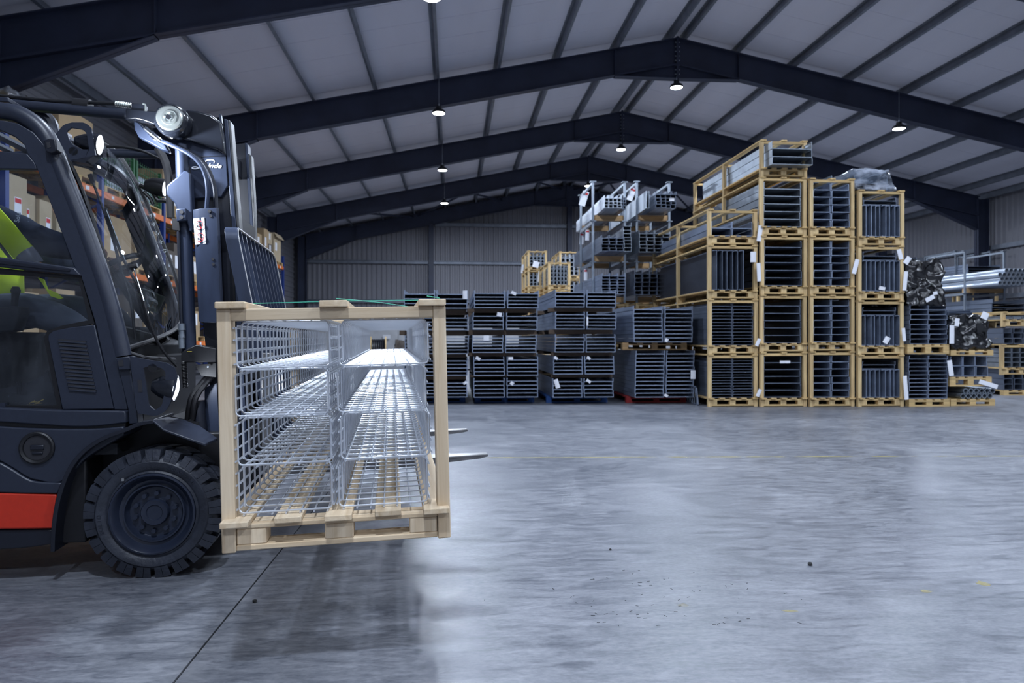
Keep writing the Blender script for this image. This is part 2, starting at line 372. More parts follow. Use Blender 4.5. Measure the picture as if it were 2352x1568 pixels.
# portal frames
def ibeam(b, path_top, path_bot, y, fw=0.22, tf=0.022, tw=0.02):
    """web between two polylines (same count) with flanges along both"""
    n = len(path_top)
    for (pl, sg) in ((path_top, -1), (path_bot, 1)):
        for i in range(n-1):
            (x0, z0), (x1, z1) = pl[i], pl[i+1]
            b.add([(x0,y-fw/2,z0),(x1,y-fw/2,z1),(x1,y+fw/2,z1),(x0,y+fw/2,z0),(x0,y-fw/2,z0+sg*tf),(x1,y-fw/2,z1+sg*tf),(x1,y+fw/2,z1+sg*tf),(x0,y+fw/2,z0+sg*tf)],
                  [(0,1,2,3),(4,7,6,5),(0,4,5,1),(1,5,6,2),(2,6,7,3),(3,7,4,0)])
    for i in range(n-1):
        q = [path_top[i], path_top[i+1], path_bot[i+1], path_bot[i]]
        b.loft([[(x, y-tw/2, z) for x, z in q], [(x, y+tw/2, z) for x, z in q]])
def portal(Y, label, ridge_bolts=True):
    t = thing('portal_frame', label, 'roof frame', (XA, Y, 0), group='portal frames', kind='structure')
    D = 0.70
    for s, side in ((-1, XL+.06), (1, XR-.06)):
        L_ = abs(side - XA)
        b = B(); ibeam(b, [(s*.012, ZA), (s*(L_-.35), ZA-(L_-.35)*SL)], [(s*.012, ZA-D), (s*(L_-.35), ZA-(L_-.35)*SL-D)], 0); b.build('rafter', 'frame_paint', t, smooth=0)
        b = B(); ibeam(b, [(s*.012, ZA-D), (s*1.67, ZA-1.67*SL-D)], [(s*.012, ZA-1.08), (s*1.67, ZA-1.67*SL-D-.02)], 0); b.build('apex_haunch', 'frame_paint', t, smooth=0)
        x0, x1 = L_-2.85, L_-.35
        b = B(); ibeam(b, [(s*x0, ZA-x0*SL-D), (s*x1, ZA-x1*SL-D)], [(s*x0, ZA-x0*SL-D-.02), (s*x1, 5.02)], 0); b.build('eaves_haunch', 'frame_paint', t, smooth=0)
        b = B()
        for xx in (x0, 1.67):
            b.box(s*xx-.008, s*xx+.008, -.1, .1, ZA-xx*SL-D, ZA-xx*SL)
        b.build('stiffener', 'frame_paint', t, smooth=0)
        xo, xi = s*L_, s*(L_-.42); b = B(); lo, hi = min(xo, xi), max(xo, xi)
        b.box(lo, lo+.022, -.11, .11, 0, ZE); b.box(hi-.022, hi, -.11, .11, 0, ZE); b.box(lo, hi, -.01, .01, 0, ZE)
        b.build('column', 'frame_paint', t, smooth=0)
    b = B(); b.box(-.03, .03, -.11, .11, ZA-1.12, ZA+.03); b.build('apex_plate', 'frame_paint', t, smooth=0)
    if ridge_bolts:
        b = B()
        for k in range(8):
            for sx in (-.045, .045):
                b.lathe([(0, -.02), (.016, -.02), (.016, .02), (0, .02)], (sx, -.075, ZA-.12-k*.12), (1, 0, 0), 6)
        b.build('bolt_row', 'galv', t, smooth=0)
for Y, lb in ((12, 'navy steel roof frame nearest the camera, above the forklift'), (18, 'second navy steel roof frame from the camera'),
              (24, 'third navy steel roof frame from the camera'), (30, 'fourth navy steel roof frame from the camera'),
              (35.8, 'farthest navy steel roof frame against the end wall')):
    portal(Y, lb, Y < 29)

# walls with trapezoidal cladding
def corrugated(n_len, pitch, amp):
    pr = []; x = 0
    while x < n_len:
        pr += [(x, 0), (x+pitch*.36, 0), (x+pitch*.5, amp), (x+pitch*.86, amp)]; x += pitch
    return pr
wb = thing('wall_back', 'grey corrugated end wall', 'wall', kind='structure')
b = B(); pr = corrugated(XR-XL+.4, 0.25, 0.035); vs = []; fs = []
for i, (u, a) in enumerate(pr):
    x = XL-.2+u; vs += [(x, YB+.28-a, 2.05), (x, YB+.28-a, rz(min(max(x, XL), XR))+.25)]
    if i: k = 2*i; fs.append((k-2, k, k+1, k-1))
b.add(vs, fs); o = b.build('cladding', 'cladding', wb, smooth=0)
b = B(); b.box(XL-.3, XR+.3, YB+.3, YB+.36, 0, 9.3); b.build('outer_skin', 'cladding', wb, smooth=0)
x = XL
while x < XR - .1:
    b = B(); b.box(x+.006, min(x+2.5, XR)-.006, YB+.16, YB+.3, 0, 2.05); b.build('concrete_panel', 'white_wall', wb, smooth=0); x += 2.5
for z, xs in ((3.0, (XL, XR)), (5.0, (XL, XR)), (6.95, (-1.0, 14.5))):
    b = B(); b.box(xs[0]+.1, xs[1]-.1, YB+.06, YB+.24, z-.10, z+.06); b.box(xs[0]+.1, xs[1]-.1, YB-.02, YB+.1, z+.04, z+.06); b.build('girt', 'purlin', wb, smooth=0)
for x in (-1.1, 6.05, 13.0):
    b = B(); zt = rz(x)-.5
    b.box(x-.12, x+.12, YB-.28, YB-.26, 0, zt); b.box(x-.12, x+.12, YB+.03, YB+.05, 0, zt); b.box(x-.01, x+.01, YB-.26, YB+.03, 0, zt); b.build('wind_post', 'frame_paint', wb, smooth=0)
def sidewall(name, x, s, label):
    wl = thing(name, label, 'wall', kind='structure'); pr = corrugated(ZE+.4, 0.25, 0.035)
    b = B(); vs = []; fs = []
    for i, (u, a) in enumerate(pr):            # ribs run along the building
        vs += [(x + s*(.2-a), YF, u), (x + s*(.2-a), YB+.2, u)]
        if i: k = 2*i; fs.append((k-2, k, k+1, k-1))
    b.add(vs, fs); b.build('cladding', 'cladding', wl, smooth=0)
    b = B(); b.box(min(x+s*.21, x+s*.27), max(x+s*.21, x+s*.27), YF, YB+.3, 0, ZE+.5); b.build('outer_skin', 'cladding', wl, smooth=0)
    return wl
def sidewall_v(name, x, s, label):
    wl = thing(name, label, 'wall', kind='structure'); pr = corrugated(YB-YF, 0.25, 0.035)
    b = B(); vs = []; fs = []
    for i, (u, a) in enumerate(pr):
        vs += [(x + s*(.2-a), YF+u, 0), (x + s*(.2-a), YF+u, ZE+.4)]
        if i: k = 2*i; fs.append((k-2, k, k+1, k-1))
    b.add(vs, fs); b.build('cladding', 'cladding', wl, smooth=0)
    b = B(); b.box(min(x+s*.21, x+s*.27), max(x+s*.21, x+s*.27), YF, YB+.3, 0, ZE+.5); b.build('outer_skin', 'cladding', wl, smooth=0)
    for z in (2.6, 4.4): 
        b = B(); b.box(min(x+s*.02, x+s*.18), max(x+s*.02, x+s*.18), YF, YB, z-.09, z+.07); b.build('girt', 'purlin', wl, smooth=0)
    return wl
sidewall('wall_left', XL, -1, 'dark corrugated side wall behind the pallet racking')
sidewall_v('wall_right', XR, 1, 'grey corrugated side wall beyond the crate stacks')
wf = B(); wf.box(XL-.3, XR+.3, YF-.1, YF, 0, 9.4); tag(wf.build('wall_front', 'cladding', None, smooth=0), 'plain grey end wall behind the camera', 'wall', kind='structure')

# high-bay lamps
def lamp(x, y, z, label):
    t = thing('high_bay_lamp', label, 'ceiling lamp', (x, y, z), group='round high-bay lamps')
    b = B(); b.lathe([(.02, .16), (.07, .16), (.075, .09), (.13, .07), (.165, .03), (.17, -.02), (.155, -.02), (.15, .01), (.02, .01)], (0,0,0), (0,0,1), 28); b.build('housing', 'fl_black', t)
    b = B(); b.lathe([(0, 0), (.145, 0), (.145, -.018), (0, -.03)], (0,0,0), (0,0,1), 28); b.build('lens', 'lamp_lens', t)
    b = B(); b.tube([(0,0,.16), (0,0,rz(x)-z-.02 if x != 5.8 else ZA-1.1-z)], .006, 6); b.tube([(0,0,.16),(0,0,.22)], .02, 8); b.build('hanger', 'galv', t)
    ld = bpy.data.lights.new('lamp_light', 'AREA'); ld.shape = 'DISK'; ld.size = 0.30; ld.energy = LAMP_W; ld.color = LAMP_COL
    lo = bpy.data.objects.new('lamp_light', ld); COL.objects.link(lo); lo.parent = t; lo.location = (0, 0, -.035)
rows = ((-.35, 6.78, 'left row of ceiling lamps'), (5.8, 7.62, 'row of ceiling lamps under the ridge'), (11.9, 6.70, 'right row of ceiling lamps'))
ords = ('behind the camera, farthest back,', 'just behind the camera', 'overhead and nearest', 'nearest in view', 'second in view', 'third in view', 'farthest')
for rx, rzz, rn in rows:
    for k, y in enumerate((-6.3, -.3, 5.7, 11.7, 17.7, 23.7, 29.5)):
        lamp(rx, y, rzz, 'hanging lamp %s in the %s' % (ords[k], rn))
# ================================================================ THE FORKLIFT (local frame: x forward, y away from the camera, z up)
PHI = math.radians(9.8); OD = 3.15; OX = (349.0 - CX) / FPX * OD
FORK_LOC = Fv * OD + Rv * OX; FORK_ROT = (0, 0, PHI - TH)
def P(px, py, yp):
    a = (px - CX) / FPX
    k = (yp - OX * math.sin(PHI) + OD * math.cos(PHI)) / (math.cos(PHI) - a * math.sin(PHI))
    return ((k*a - OX) * math.cos(PHI) + (k - OD) * math.sin(PHI), CAMZ + (HY - py) / FPX * k)
def PP(lst, yp): return [P(x, y, yp) for x, y in lst]
def P3(px, py, yp): x, z = P(px, py, yp); return (x, yp, z)
def smooth_path(pts, n=6):
    """Catmull-Rom through the points"""
    pts = [Vector(p) for p in pts]; out = []
    for i in range(len(pts)-1):
        p0 = pts[max(i-1, 0)]; p1 = pts[i]; p2 = pts[i+1]; p3 = pts[min(i+2, len(pts)-1)]
        for k in range(n):
            t = k / n
            out.append(0.5*((2*p1) + (p2-p0)*t + (2*p0-5*p1+4*p2-p3)*t*t + (3*p1-p0-3*p2+p3)*t*t*t))
    out.append(pts[-1]); return out
FK = thing('forklift', 'dark grey forklift truck with red side stripe carrying a wooden crate', 'forklift', FORK_LOC, FORK_ROT)

# ---- wheels
def wheel(x, y0, y1, R, name='front_wheel', near=True, detail=True):
    """outer face at y0, inner at y1 (y1>y0 near side; y1<y0 far side)"""
    s = 1 if y1 > y0 else -1; Wd = abs(y1-y0); k = R/.2925
    wt = bpy.data.objects.new(name, None); COL.objects.link(wt); wt.parent = FK; wt.location = (x, y0, R)
    ax = (0, s, 0)
    b = B(); b.lathe([(.19*k, .030), (.187*k, .006), (.197*k, .012), (.207*k, .004), (.236*k, .001), (.2435*k, .008), (.250*k, .012), (.263*k, .03), (.263*k, Wd-.03), (.24*k, Wd-.005), (.19*k, Wd-.01), (.19*k, .030)], (0,0,0), ax, 84, 0, False)
    tire = b.build('tire', 'rubber', wt, smooth=40)
    N = 21; b = B()
    for i in range(N):
        for side in (0, 1):
            a0 = 2*math.pi*(i + .5*side)/N; half = 2*math.pi/N*.385
            ya, yb = (.004, Wd*.46) if side == 0 else (Wd-.004, Wd*.54)
            for sub in (-1, 1):
                c0, c1 = (a0-half, a0-.0035) if sub < 0 else (a0+.0035, a0+half)
                rings = []
                for (r, yy, sh) in ((.2425*k, ya, 0), (.2925*k, ya+(.012 if side == 0 else -.012), 0), (.2925*k, yb, .10), (.255*k, yb, .10)):
                    sg = sh*(1 if side == 0 else -1)
                    rings.append([(r*math.sin(c+sg), s*yy, r*math.cos(c+sg)) for c in (c0, (c0+c1)/2, c1)])
                n3 = len(rings[0]); vs = [q for rg in rings for q in rg]; fs = []
                for a in range(4):
                    for j in range(2):
                        c_ = (a+1) % 4; fs.append((a*3+j, a*3+j+1, c_*3+j+1, c_*3+j))
                fs += [(0,3,6,9), (2,11,8,5)]
                b.add(vs, fs)
    b.build('tread_lugs', 'rubber', tire, smooth=0)
    b = B(); b.lathe([(.188*k, .02), (.184*k, .0), (.176*k, -.002), (.170*k, .004), (.162*k, .020), (.150*k, .036), (.136*k, .040), (.131*k, .026), (.125*k, .026), (.120*k, .05), (.112*k, .058), (.062*k, .058), (.060*k, .035), (.056*k, .030), (.050*k, .031), (.036*k, .031), (.032*k, .036), (.0003, .037), (.0003, Wd*.9), (.18*k, Wd*.9)], (0,0,0), ax, 72, 0, False)
    rim = b.build('rim', 'rim_paint', wt)
    b = B()
    for i in range(10):
        a = 2*math.pi*(i+.12)/10; c = (.087*k*math.sin(a), s*.058, .087*k*math.cos(a))
        me = B().lathe([(.001, -.020), (.0110*k, -.020), (.0125*k, -.015), (.0125*k, .002)], (0,0,0), ax, 6).mesh('wheel_nut', 'rim_paint', 20) if i == 0 else me
        inst('wheel_nut', me, rim, c)
    return wt, tire
wt, tire = wheel(0.0, 0.0, .22, .2925)
def ring_text(txt, R, a_mid, size, parent, flip=False):
    n = len(txt); step = size*.78/R
    for i, ch in enumerate(txt):
        if ch == ' ': continue
        a = a_mid + (i-(n-1)/2)*step
        me = text_mesh(ch, size, 'fl_grey', .0008)
        o = inst('moulded_letter', me, parent, (R*math.sin(a), .0005, R*math.cos(a)), (math.pi/2, 0, 0))
        o.rotation_euler = Matrix.Rotation(a, 4, 'Y').to_3x3().to_4x4().to_euler() if False else (Matrix.Rotation(a, 3, 'Y') @ Matrix.Rotation(math.pi/2, 3, 'X')).to_euler()
ring_text('23X9-10', .221, .62, .026, tire)
ring_text('SOLID', .221, -1.75, .024, tire)
b = B(); b.box(-.127, -.117, -.0006, .004, .155, .167); b.build('valve_mark', 'bare_edge', tire)
wheel(0.0, 1.16, .94, .2925, 'front_wheel')
wheel(-1.52, .16, .34, .22, 'rear_wheel'); wheel(-1.52, 1.0, .82, .22, 'rear_wheel')
b = B(); b.lathe([(.09, .2), (.09, .96)], (0, 0, .2925), (0,1,0), 20); b.build('front_axle', 'fl_black', FK)

# ---- fender
fp = [(118,1266),(119,1228),(125,1174),(134,1134),(150,1089),(171,1054),(201,1024),(241,1000),(284,984),(320,969),(352,963)]
pth = smooth_path([(*P(x, y, .0)[0:1], 0, P(x, y, .0)[1]) for x, y in fp], 4)
def strip(b, path, thick, y0, y1):
    """sheet along a path in the x-z plane, thickened inwards"""
    out, inn = [], []
    for i, p in enumerate(path):
        a = path[max(i-1,0)]; c = path[min(i+1, len(path)-1)]; d = Vector((c.x-a.x, 0, c.z-a.z)).normalized(); nrm = Vector((d.z, 0, -d.x))
        out.append((p.x, p.z)); inn.append((p.x+nrm.x*thick, p.z+nrm.z*thick))
    n = len(path)
    vs = [(x, y0, z) for x, z in out] + [(x, y0, z) for x, z in inn] + [(x, y1, z) for x, z in out] + [(x, y1, z) for x, z in inn]; fs = []
    for i in range(n-1):
        fs += [(i, i+1, n+i+1, n+i), (2*n+i, 3*n+i, 3*n+i+1, 2*n+i+1), (i, 2*n+i, 2*n+i+1, i+1), (n+i, n+i+1, 3*n+i+1, 3*n+i)]
    fs += [(0, n, 3*n, 2*n), (n-1, 3*n-1, 4*n-1, 2*n-1)]
    b.add(vs, fs)
b = B(); strip(b, pth, .018, -.012, .30); b.build('fender', 'fl_dark', FK, bevel=.003)
b = B()
for yy, pts in ((-.006, [(352,963),(378,986),(392,996),(472,1019),(492,1012)]), (.26, [(340,962),(395,968),(430,975),(480,990),(500,1004)])):
    pass
r0 = PP([(350,963),(376,985),(420,1001),(472,1019)], -.006); r1 = PP([(372,955),(420,962),(460,978),(500,1006)], .20)
vs = [(x, -.006, z) for x, z in r0] + [(x, .20, z) for x, z in r1] + [(x, -.006, z-.012) for x, z in r0] + [(x, .20, z-.012) for x, z in r1]
fs = []
for i in range(3): fs += [(i, i+1, 5+i, 4+i), (8+i, 12+i, 13+i, 9+i), (i, 8+i, 9+i, i+1), (4+i, 5+i, 13+i, 12+i)]
fs += [(0, 4, 12, 8), (3, 11, 15, 7)]
b.add(vs, fs); b.build('fender_flap', 'fl_grey', FK, bevel=.003)
b = B(); q = PP([(150,1100),(200,1030),(284,990),(352,970),(420,985),(420,1100),(349,1120),(200,1260),(122,1262)], .0)
b.prism(q, .26, .9); b.build('wheel_arch_liner', 'fl_black', FK, smooth=0)

# ---- chassis
XREAR = -1.36
def side_panel(name, top, bot, m, y0=.03, y1=1.13, ext=True, bevel=.006):
    """panel between a top and a bottom pixel polyline (left to right); prolonged to the rear off frame"""
    t = PP(top, y0); u = PP(bot, y0)
    t = [(q.x, q.z) for q in smooth_path([Vector((x, 0, z)) for x, z in t], 4)]; u = [(q.x, q.z) for q in smooth_path([Vector((x, 0, z)) for x, z in u], 4)]
    if ext: t = [(XREAR, t[0][1])] + t; u = [(XREAR, u[0][1])] + u
    bb = B(); bb.prism(t + u[::-1], y0, y1); return bb.build(name, m, FK, bevel=bevel)
side_panel('belt_panel', [(0,936),(60,939),(140,942),(230,943),(288,944)], [(0,969),(90,975),(170,980),(230,978),(290,971)], 'fl_grey', .03)
side_panel('belt_gap', [(0,960),(150,966),(288,962)], [(0,1000),(150,1000),(288,990)], 'fl_black', .045, 1.115)
up = side_panel('body_panel', [(0,979),(60,983),(150,985),(230,984),(284,979)], [(0,1059),(30,1076),(60,1095),(85,1103),(140,1107),(200,1050),(284,1000)], 'fl_grey', .028)
side_panel('lower_body_panel', [(0,1062),(30,1079),(60,1098),(85,1106),(142,1109)], [(0,1131),(60,1133),(132,1134)], 'fl_grey', .02)
side_panel('stripe_panel', [(0,1132.5),(60,1134),(130,1135.5)], [(0,1215),(60,1214.5),(121,1213.5)], 'fl_red', .022)
side_panel('sill_panel', [(0,1217),(60,1216.5),(121,1215.5)], [(0,1262),(60,1258),(119,1250)], 'fl_dark', .035)
b = B(); b.box(XREAR, -.30, .07, 1.09, .16, .60); b.box(-.31, .25, .30, .90, .17, .62); b.build('chassis_frame', 'fl_black', FK, bevel=.01)  # rear box widened out of sight to block light from the floor below
# filler ring and grip; flat black disc paints the shade of the recess
c = P3(86,1028,.028); b = B(); b.lathe([(.050,.0),(.072,-.0),(.072,-.010),(.066,-.014),(.056,-.010),(.052,.004)], c, (0,1,0), 40); fr = b.build('filler_ring', 'fl_black', FK)
b = B(); b.lathe([(.054,-.004),(.054,-.003),(0.001,-.003)], c, (0,1,0), 32); b.build('filler_recess_shade', 'ink', fr)
b = B(); b.box(c[0]-.026, c[0]+.03, c[1]-.012, c[1], c[2]-.008, c[2]+.014); b.box(c[0]-.02, c[0]+.024, c[1]-.010, c[1], c[2]-.03, c[2]-.016); b.build('filler_grip', 'fl_dark', fr, bevel=.004)
# counterweight (mostly beyond the left edge)
cw = [(XREAR-.02,.30),(XREAR-.02,1.22),(-1.45,1.20),(-1.75,1.14),(-1.95,1.0),(-2.0,.75),(-1.97,.40),(-1.80,.30),(-1.75,.50),(-1.52,.56),(-1.37,.46),(-1.38,.30)]
b = B(); b.prism(cw, .04, 1.12); b.build('counterweight', 'fl_grey', FK, bevel=.05, seg=4)

# ---- cab
YN, YFAR = .10, 1.06
gpx = [(0,255),(40,262),(80,285),(106,313),(124,350),(152,420),(184,500),(209,568),(234,640),(258,720),(275,790),(281,818)]
gn = [Vector((-1.50, YN, 1.2)), Vector((-1.38, YN, 1.95)), Vector((-1.15, YN, 2.11)), Vector((-.85, YN, 2.14))] + [Vector(P3(x, y, YN)) for x, y in gpx]
gpath = smooth_path(gn, 4)
b = B(); b.tube(gpath, .040, 14); b.build('overhead_guard', 'fl_grey', FK)
gfar = [Vector((p.x, YFAR, p.z)) for p in gpath]; b = B(); b.tube(gfar, .034, 10); b.build('overhead_guard', 'fl_grey', FK)
b = B(); b.tube(smooth_path([P3(40,262,.34),(P3(92,264,.34)),P3(113,276,.34),P3(123,300,.34),P3(130,335,.34)], 5), .028, 10); b.build('guard_bend', 'fl_grey', FK)
for i in range(5):
    xx = -1.1 + i*.11; b = B(); b.bar((xx, YN, 2.165), (xx, YFAR, 2.165), .05, .02); b.build('roof_bar', 'fl_grey', FK, bevel=.003)
b = B(); q0 = P3(128,335,.14); b.tube([q0, (q0[0], YFAR, q0[2])], .022, 10); b.build('windshield_header', 'fl_grey', FK)
# lower leg of the near pillar
b = B(); b.prism(PP([(272,846),(298,846),(314,940),(318,972),(296,974),(294,940)], .06), .06, .13); b.build('pillar_foot', 'fl_grey', FK, bevel=.004)
# door frame: one plate with three window openings
D0, D1 = .065, .10
df = B()
df.prism(PP([(-90,272),(0,276),(40,283),(76,303),(100,330),(113,352),(142,416),(168,480),(190,545),(222,645),(246,728),(268,820),(287,905),(293,941),(262,941),(219,743),(186,634),(170,612),(133,512),(87,393),(78,373),(62,352),(56,333),(33,313),(0,299),(-90,292)], D0), D0, D1)
df.prism(PP([(-90,340),(0,347),(62,352),(80,374),(84,388),(-90,386)], D0), D0, D1)
df.build('door_frame', 'fl_grey', FK, bevel=.004)
b = B(); b.prism(PP([(-100,574),(0,590),(60,598),(120,607),(171,614),(186,633),(140,628),(60,620),(0,613),(-100,604)], D0-.015), D0-.015, D1); b.build('door_rail', 'fl_grey', FK, bevel=.006)
b = B(); b.prism(PP([(-40,592),(0,598),(120,614),(160,619),(160,622),(120,619),(0,605),(-40,600)], D0-.022), D0-.022, D0-.012); b.build('window_channel', 'fl_dark', FK)
vent = B(); vent.prism(PP([(110,778),(111,768),(122,760),(160,752),(217,745),(261,939),(143,941)], D0-.004), D0-.004, D1); vp = vent.build('vent_panel', 'fl_grey', FK, bevel=.004)
for i in range(14):
    x0, y0, x1, y1 = 134+1.9*i, 780+8.6*i, 198+1.75*i, 785+8.6*i
    a = P3(x0, y0, D0-.006); c_ = P3(x1, y1, D0-.006)
    b = B(); b.bar(a, c_, .006, .006, (0,1,0)); b.build('vent_slot', 'ink', vp)
    b = B(); o_ = Vector((0, -.002, -.007)); b.tube([Vector(a)+o_, Vector(c_)+o_], .0038, 6); b.build('vent_louvre', 'fl_grey', vp)
seal = B(); seal.ring(PP([(-90,606),(186,634),(217,743),(146,756),(116,766),(111,776),(117,808),(143,941),(-90,938),(-90,800),(-90,700),(-90,650)], D0+.006), PP([(-90,624),(180,640),(204,735),(140,748),(108,760),(100,776),(107,808),(131,932),(-90,930),(-90,800),(-90,700),(-90,655)], D0+.006), D0+.006, D1-.005)
seal.build('window_seal', 'fl_black', FK)
for pts, nm in (([(-90,292),(0,300),(33,313),(56,333),(62,352),(0,347),(-90,340)], 'upper_window'), ([(-90,386),(86,392),(133,512),(170,613),(-90,578)], 'door_window'), ([(-90,604),(184,634),(216,743),(143,753),(112,765),(106,778),(112,808),(142,940),(-90,936)], 'lower_window')):
    q = PP(pts, D0+.018); b = B(); b.prism(q, D0+.018, D0+.022); b.build(nm, 'door_glass', FK, smooth=0)
# rear door area beyond the left edge
xl = P(-40, 600, D0)[0]
b = B(); b.box(-1.42, -1.32, .08, .12, .75, 2.05); b.build('rear_pillar', 'fl_grey', FK, bevel=.01)
b = B(); b.box(-1.34, xl+.03, D0, D1, 1.42, 1.48); b.build('door_rail', 'fl_grey', FK)
b = B(); b.box(-1.34, P(0,936,D0)[0]+.02, D0, D1, .74, .80); b.build('door_sill', 'fl_grey', FK)
# far side of the cab
b = B(); b.prism(PP([(110,778),(122,760),(217,745),(268,939),(-60,939),(-60,830)], D0), YFAR+.02, YFAR+.05); b.build('far_door_panel', 'fl_grey', FK, smooth=0)
b = B(); b.prism(PP([(-60,590),(171,614),(186,633),(-60,612)], D0), YFAR+.01, YFAR+.04); b.build('far_door_rail', 'fl_dark', FK)
b = B(); b.prism(PP([(87,393),(113,352),(190,545),(246,728),(293,941),(262,941),(219,743),(170,612)], D0), YFAR-.01, YFAR+.03); b.build('far_door_frame', 'fl_dark', FK)
# windshield: lofted between the near pillar and the far edge seen through it
nearE = smooth_path([Vector(P3(x, y, .13)) for x, y in [(134,330),(166,385),(196,455),(226,545),(254,640),(276,730),(292,800)]], 4)
farE = smooth_path([Vector(P3(x, y, 1.03)) for x, y in [(237,330),(270,352),(306,407),(335,462),(360,525),(385,585),(400,625),(412,673),(416,740)]], 3)
def resample(path, n):
    L = [0]
    for i in range(1, len(path)): L.append(L[-1] + (path[i]-path[i-1]).length)
    out = []
    for k in range(n):
        t = L[-1]*k/(n-1); i = 1
        while i < len(L)-1 and L[i] < t: i += 1
        f_ = (t-L[i-1])/max(L[i]-L[i-1], 1e-6); out.append(path[i-1].lerp(path[i], f_))
    return out
nE, fE = resample(nearE, 22), resample(farE, 22); NC = 11
b = B(); vs = []; fs = []
for i in range(22):
    for j in range(NC):
        u = j/(NC-1); p = nE[i].lerp(fE[i], u); p.x += .05*math.sin(math.pi*u); vs.append(p)
for i in range(21):
    for j in range(NC-1): k = i*NC+j; fs.append((k, k+1, k+NC+1, k+NC))
b.add(vs, fs); wsh = b.build('windshield', 'windshield', FK, smooth=180)
b = B(); b.tube(fE, .012, 8); b.build('windshield_edge', 'fl_black', wsh)
b = B(); b.tube(nE, .010, 8); b.build('windshield_edge', 'fl_black', wsh)
b = B(); b.tube([vs[21*NC+j] for j in range(NC)], .012, 8); b.build('windshield_edge', 'fl_black', wsh)
def on_glass(i, u): p = nE[i].lerp(fE[i], u); p.x += .05*math.sin(math.pi*u); return p
for k, ch in enumerate('A8HXG'):
    p = on_glass(9+k, .93); me = text_mesh(ch, .028, 'display'); inst('glass_marking', me, wsh, (p.x+.004, p.y-.01, p.z), (math.pi/2, .35, .35))
# lower windshield frame
b = B(); b.tube(smooth_path([P3(276,770,.10), P3(292,806,.10), P3(318,818,.14), P3(345,824,.20), P3(400,826,.5)], 4), .012, 8); b.build('windshield_gasket', 'fl_black', FK)
b = B(); b.prism(PP([(278,818),(330,822),(330,975),(300,975)], .14), .14, 1.02); b.build('front_bulkhead', 'fl_black', FK, smooth=0)
# wipers
b = B(); b.tube(smooth_path([P3(x, y, .34) for x, y in [(208,405),(236,478),(262,558),(285,640),(299,690),(306,740),(311,786)]], 3), .0065, 6)
b.bar(P3(206,400,.335), P3(214,420,.335), .012, .02); wb_ = b.build('wiper_blade', 'fl_black', FK)
b = B(); b.tube(smooth_path([P3(x, y, .33) for x, y in [(243,478),(268,556),(292,612),(322,668),(345,746),(372,802),(407,842)]], 3), .008, 6); b.build('wiper_arm', 'fl_black', FK)
b = B(); b.tube([P3(244,482,.325), P3(288,600,.325)], .0035, 6); b.tube([P3(306,612,.325), P3(330,690,.325)], .0035, 6); b.build('wiper_spring', 'chrome', FK)
b = B(); b.lathe([(.014,-.02),(.014,.02)], P3(306,612,.33), (1,0,.3), 10); b.build('wiper_pivot', 'fl_black', FK)
b = B(); b.tube(smooth_path([P3(x, y, .5) for x, y in [(240,478),(262,560),(285,650),(303,700),(309,760)]], 3), .006, 6); b.build('wiper_blade', 'fl_black', FK)

# ---- cab interior
b = B(); b.box(-1.34, P(300,900,.2)[0]-.03, .12, 1.04, .55, .60); b.build('cab_floor', 'fl_interior', FK)
b = B(); b.prism([(-1.22,.62),(-.76,.62),(-.74,1.10),(-.78,1.12),(-1.2,1.09)], .33, .82); st = b.build('seat_base', 'seat_fabric', FK, bevel=.03, seg=3)
b = B(); b.prism([(-1.28,1.08),(-1.19,1.08),(-1.25,1.75),(-1.30,1.78),(-1.36,1.74)], .34, .80); b.build('seat_back', 'seat_fabric', FK, bevel=.04, seg=3)
b = B(); b.prism(PP([(-60,706),(44,703),(46,716),(30,760),(-60,770)], .2), .20, .30); ar = b.build('armrest', 'fl_interior', FK, bevel=.008)
b = B(); b.tube([P3(33,703,.25), P3(35,680,.25), P3(36,668,.25)], [.014,.016,.019], 10); b.lathe([(0.001,-.02),(.017,-.018),(.021,0),(.014,.018),(0.001,.02)], P3(36,667,.25), (0,0,1), 12); b.build('joystick', 'fl_black', ar)
b = B(); b.prism(PP([(240,745),(345,790),(330,830),(283,830)], .4), .25, 1.0); b.build('dashboard', 'fl_interior', FK, bevel=.01)
dx, dz = P(347,695,.75); b = B(); b.bar((dx-.01, .70, dz-.04), (dx+.03, .70, dz+.055), .13, .02, (0,1,0)); b.build('display_screen', 'display', FK, bevel=.006)
b = B(); b.bar(P3(362,722,.74), P3(385,742,.74), .05, .03, (0,1,0)); b.build('display_arm', 'fl_interior', FK)
swc = Vector(P3(262,622,.56)); sax = Vector((-.55, 0, .83)).normalized(); u_ = sax.orthogonal().normalized(); v_ = sax.cross(u_)
b = B(); rg = [swc + (u_*math.cos(t)+v_*math.sin(t))*.15 for t in [2*math.pi*k/28 for k in range(29)]]; b.tube(rg, .014, 8, False)
b.bar(swc-u_*.15, swc+u_*.15, .03, .015, tuple(sax)); b.lathe([(.04,-.02),(.04,.015),(.001,.02)], swc, sax, 16); b.tube([swc, swc-sax*.45], .03, 10); b.build('steering_wheel', 'fl_black', FK)
b = B(); b.prism(PP([(0,893),(60,880),(100,862),(108,850),(132,932),(0,932)], .22), .22, .24); b.build('inner_sill_trim', 'fl_interior', FK)
for i in range(4):
    b = B(); b.bar(P3(40+7*i,878,.215), P3(38+7*i,905,.215), .008, .004, (0,1,0)); b.build('trim_slot', 'ink', FK)
b = B()
for k in range(6):
    a = P3(62+5*k, 929-(k % 3)*3, .14); b.bar(a, (a[0]+.02, .15, a[2]+.012*(k % 2)), .012, .004)
b.build('foil_scrap', 'gold_foil', FK, smooth=0)

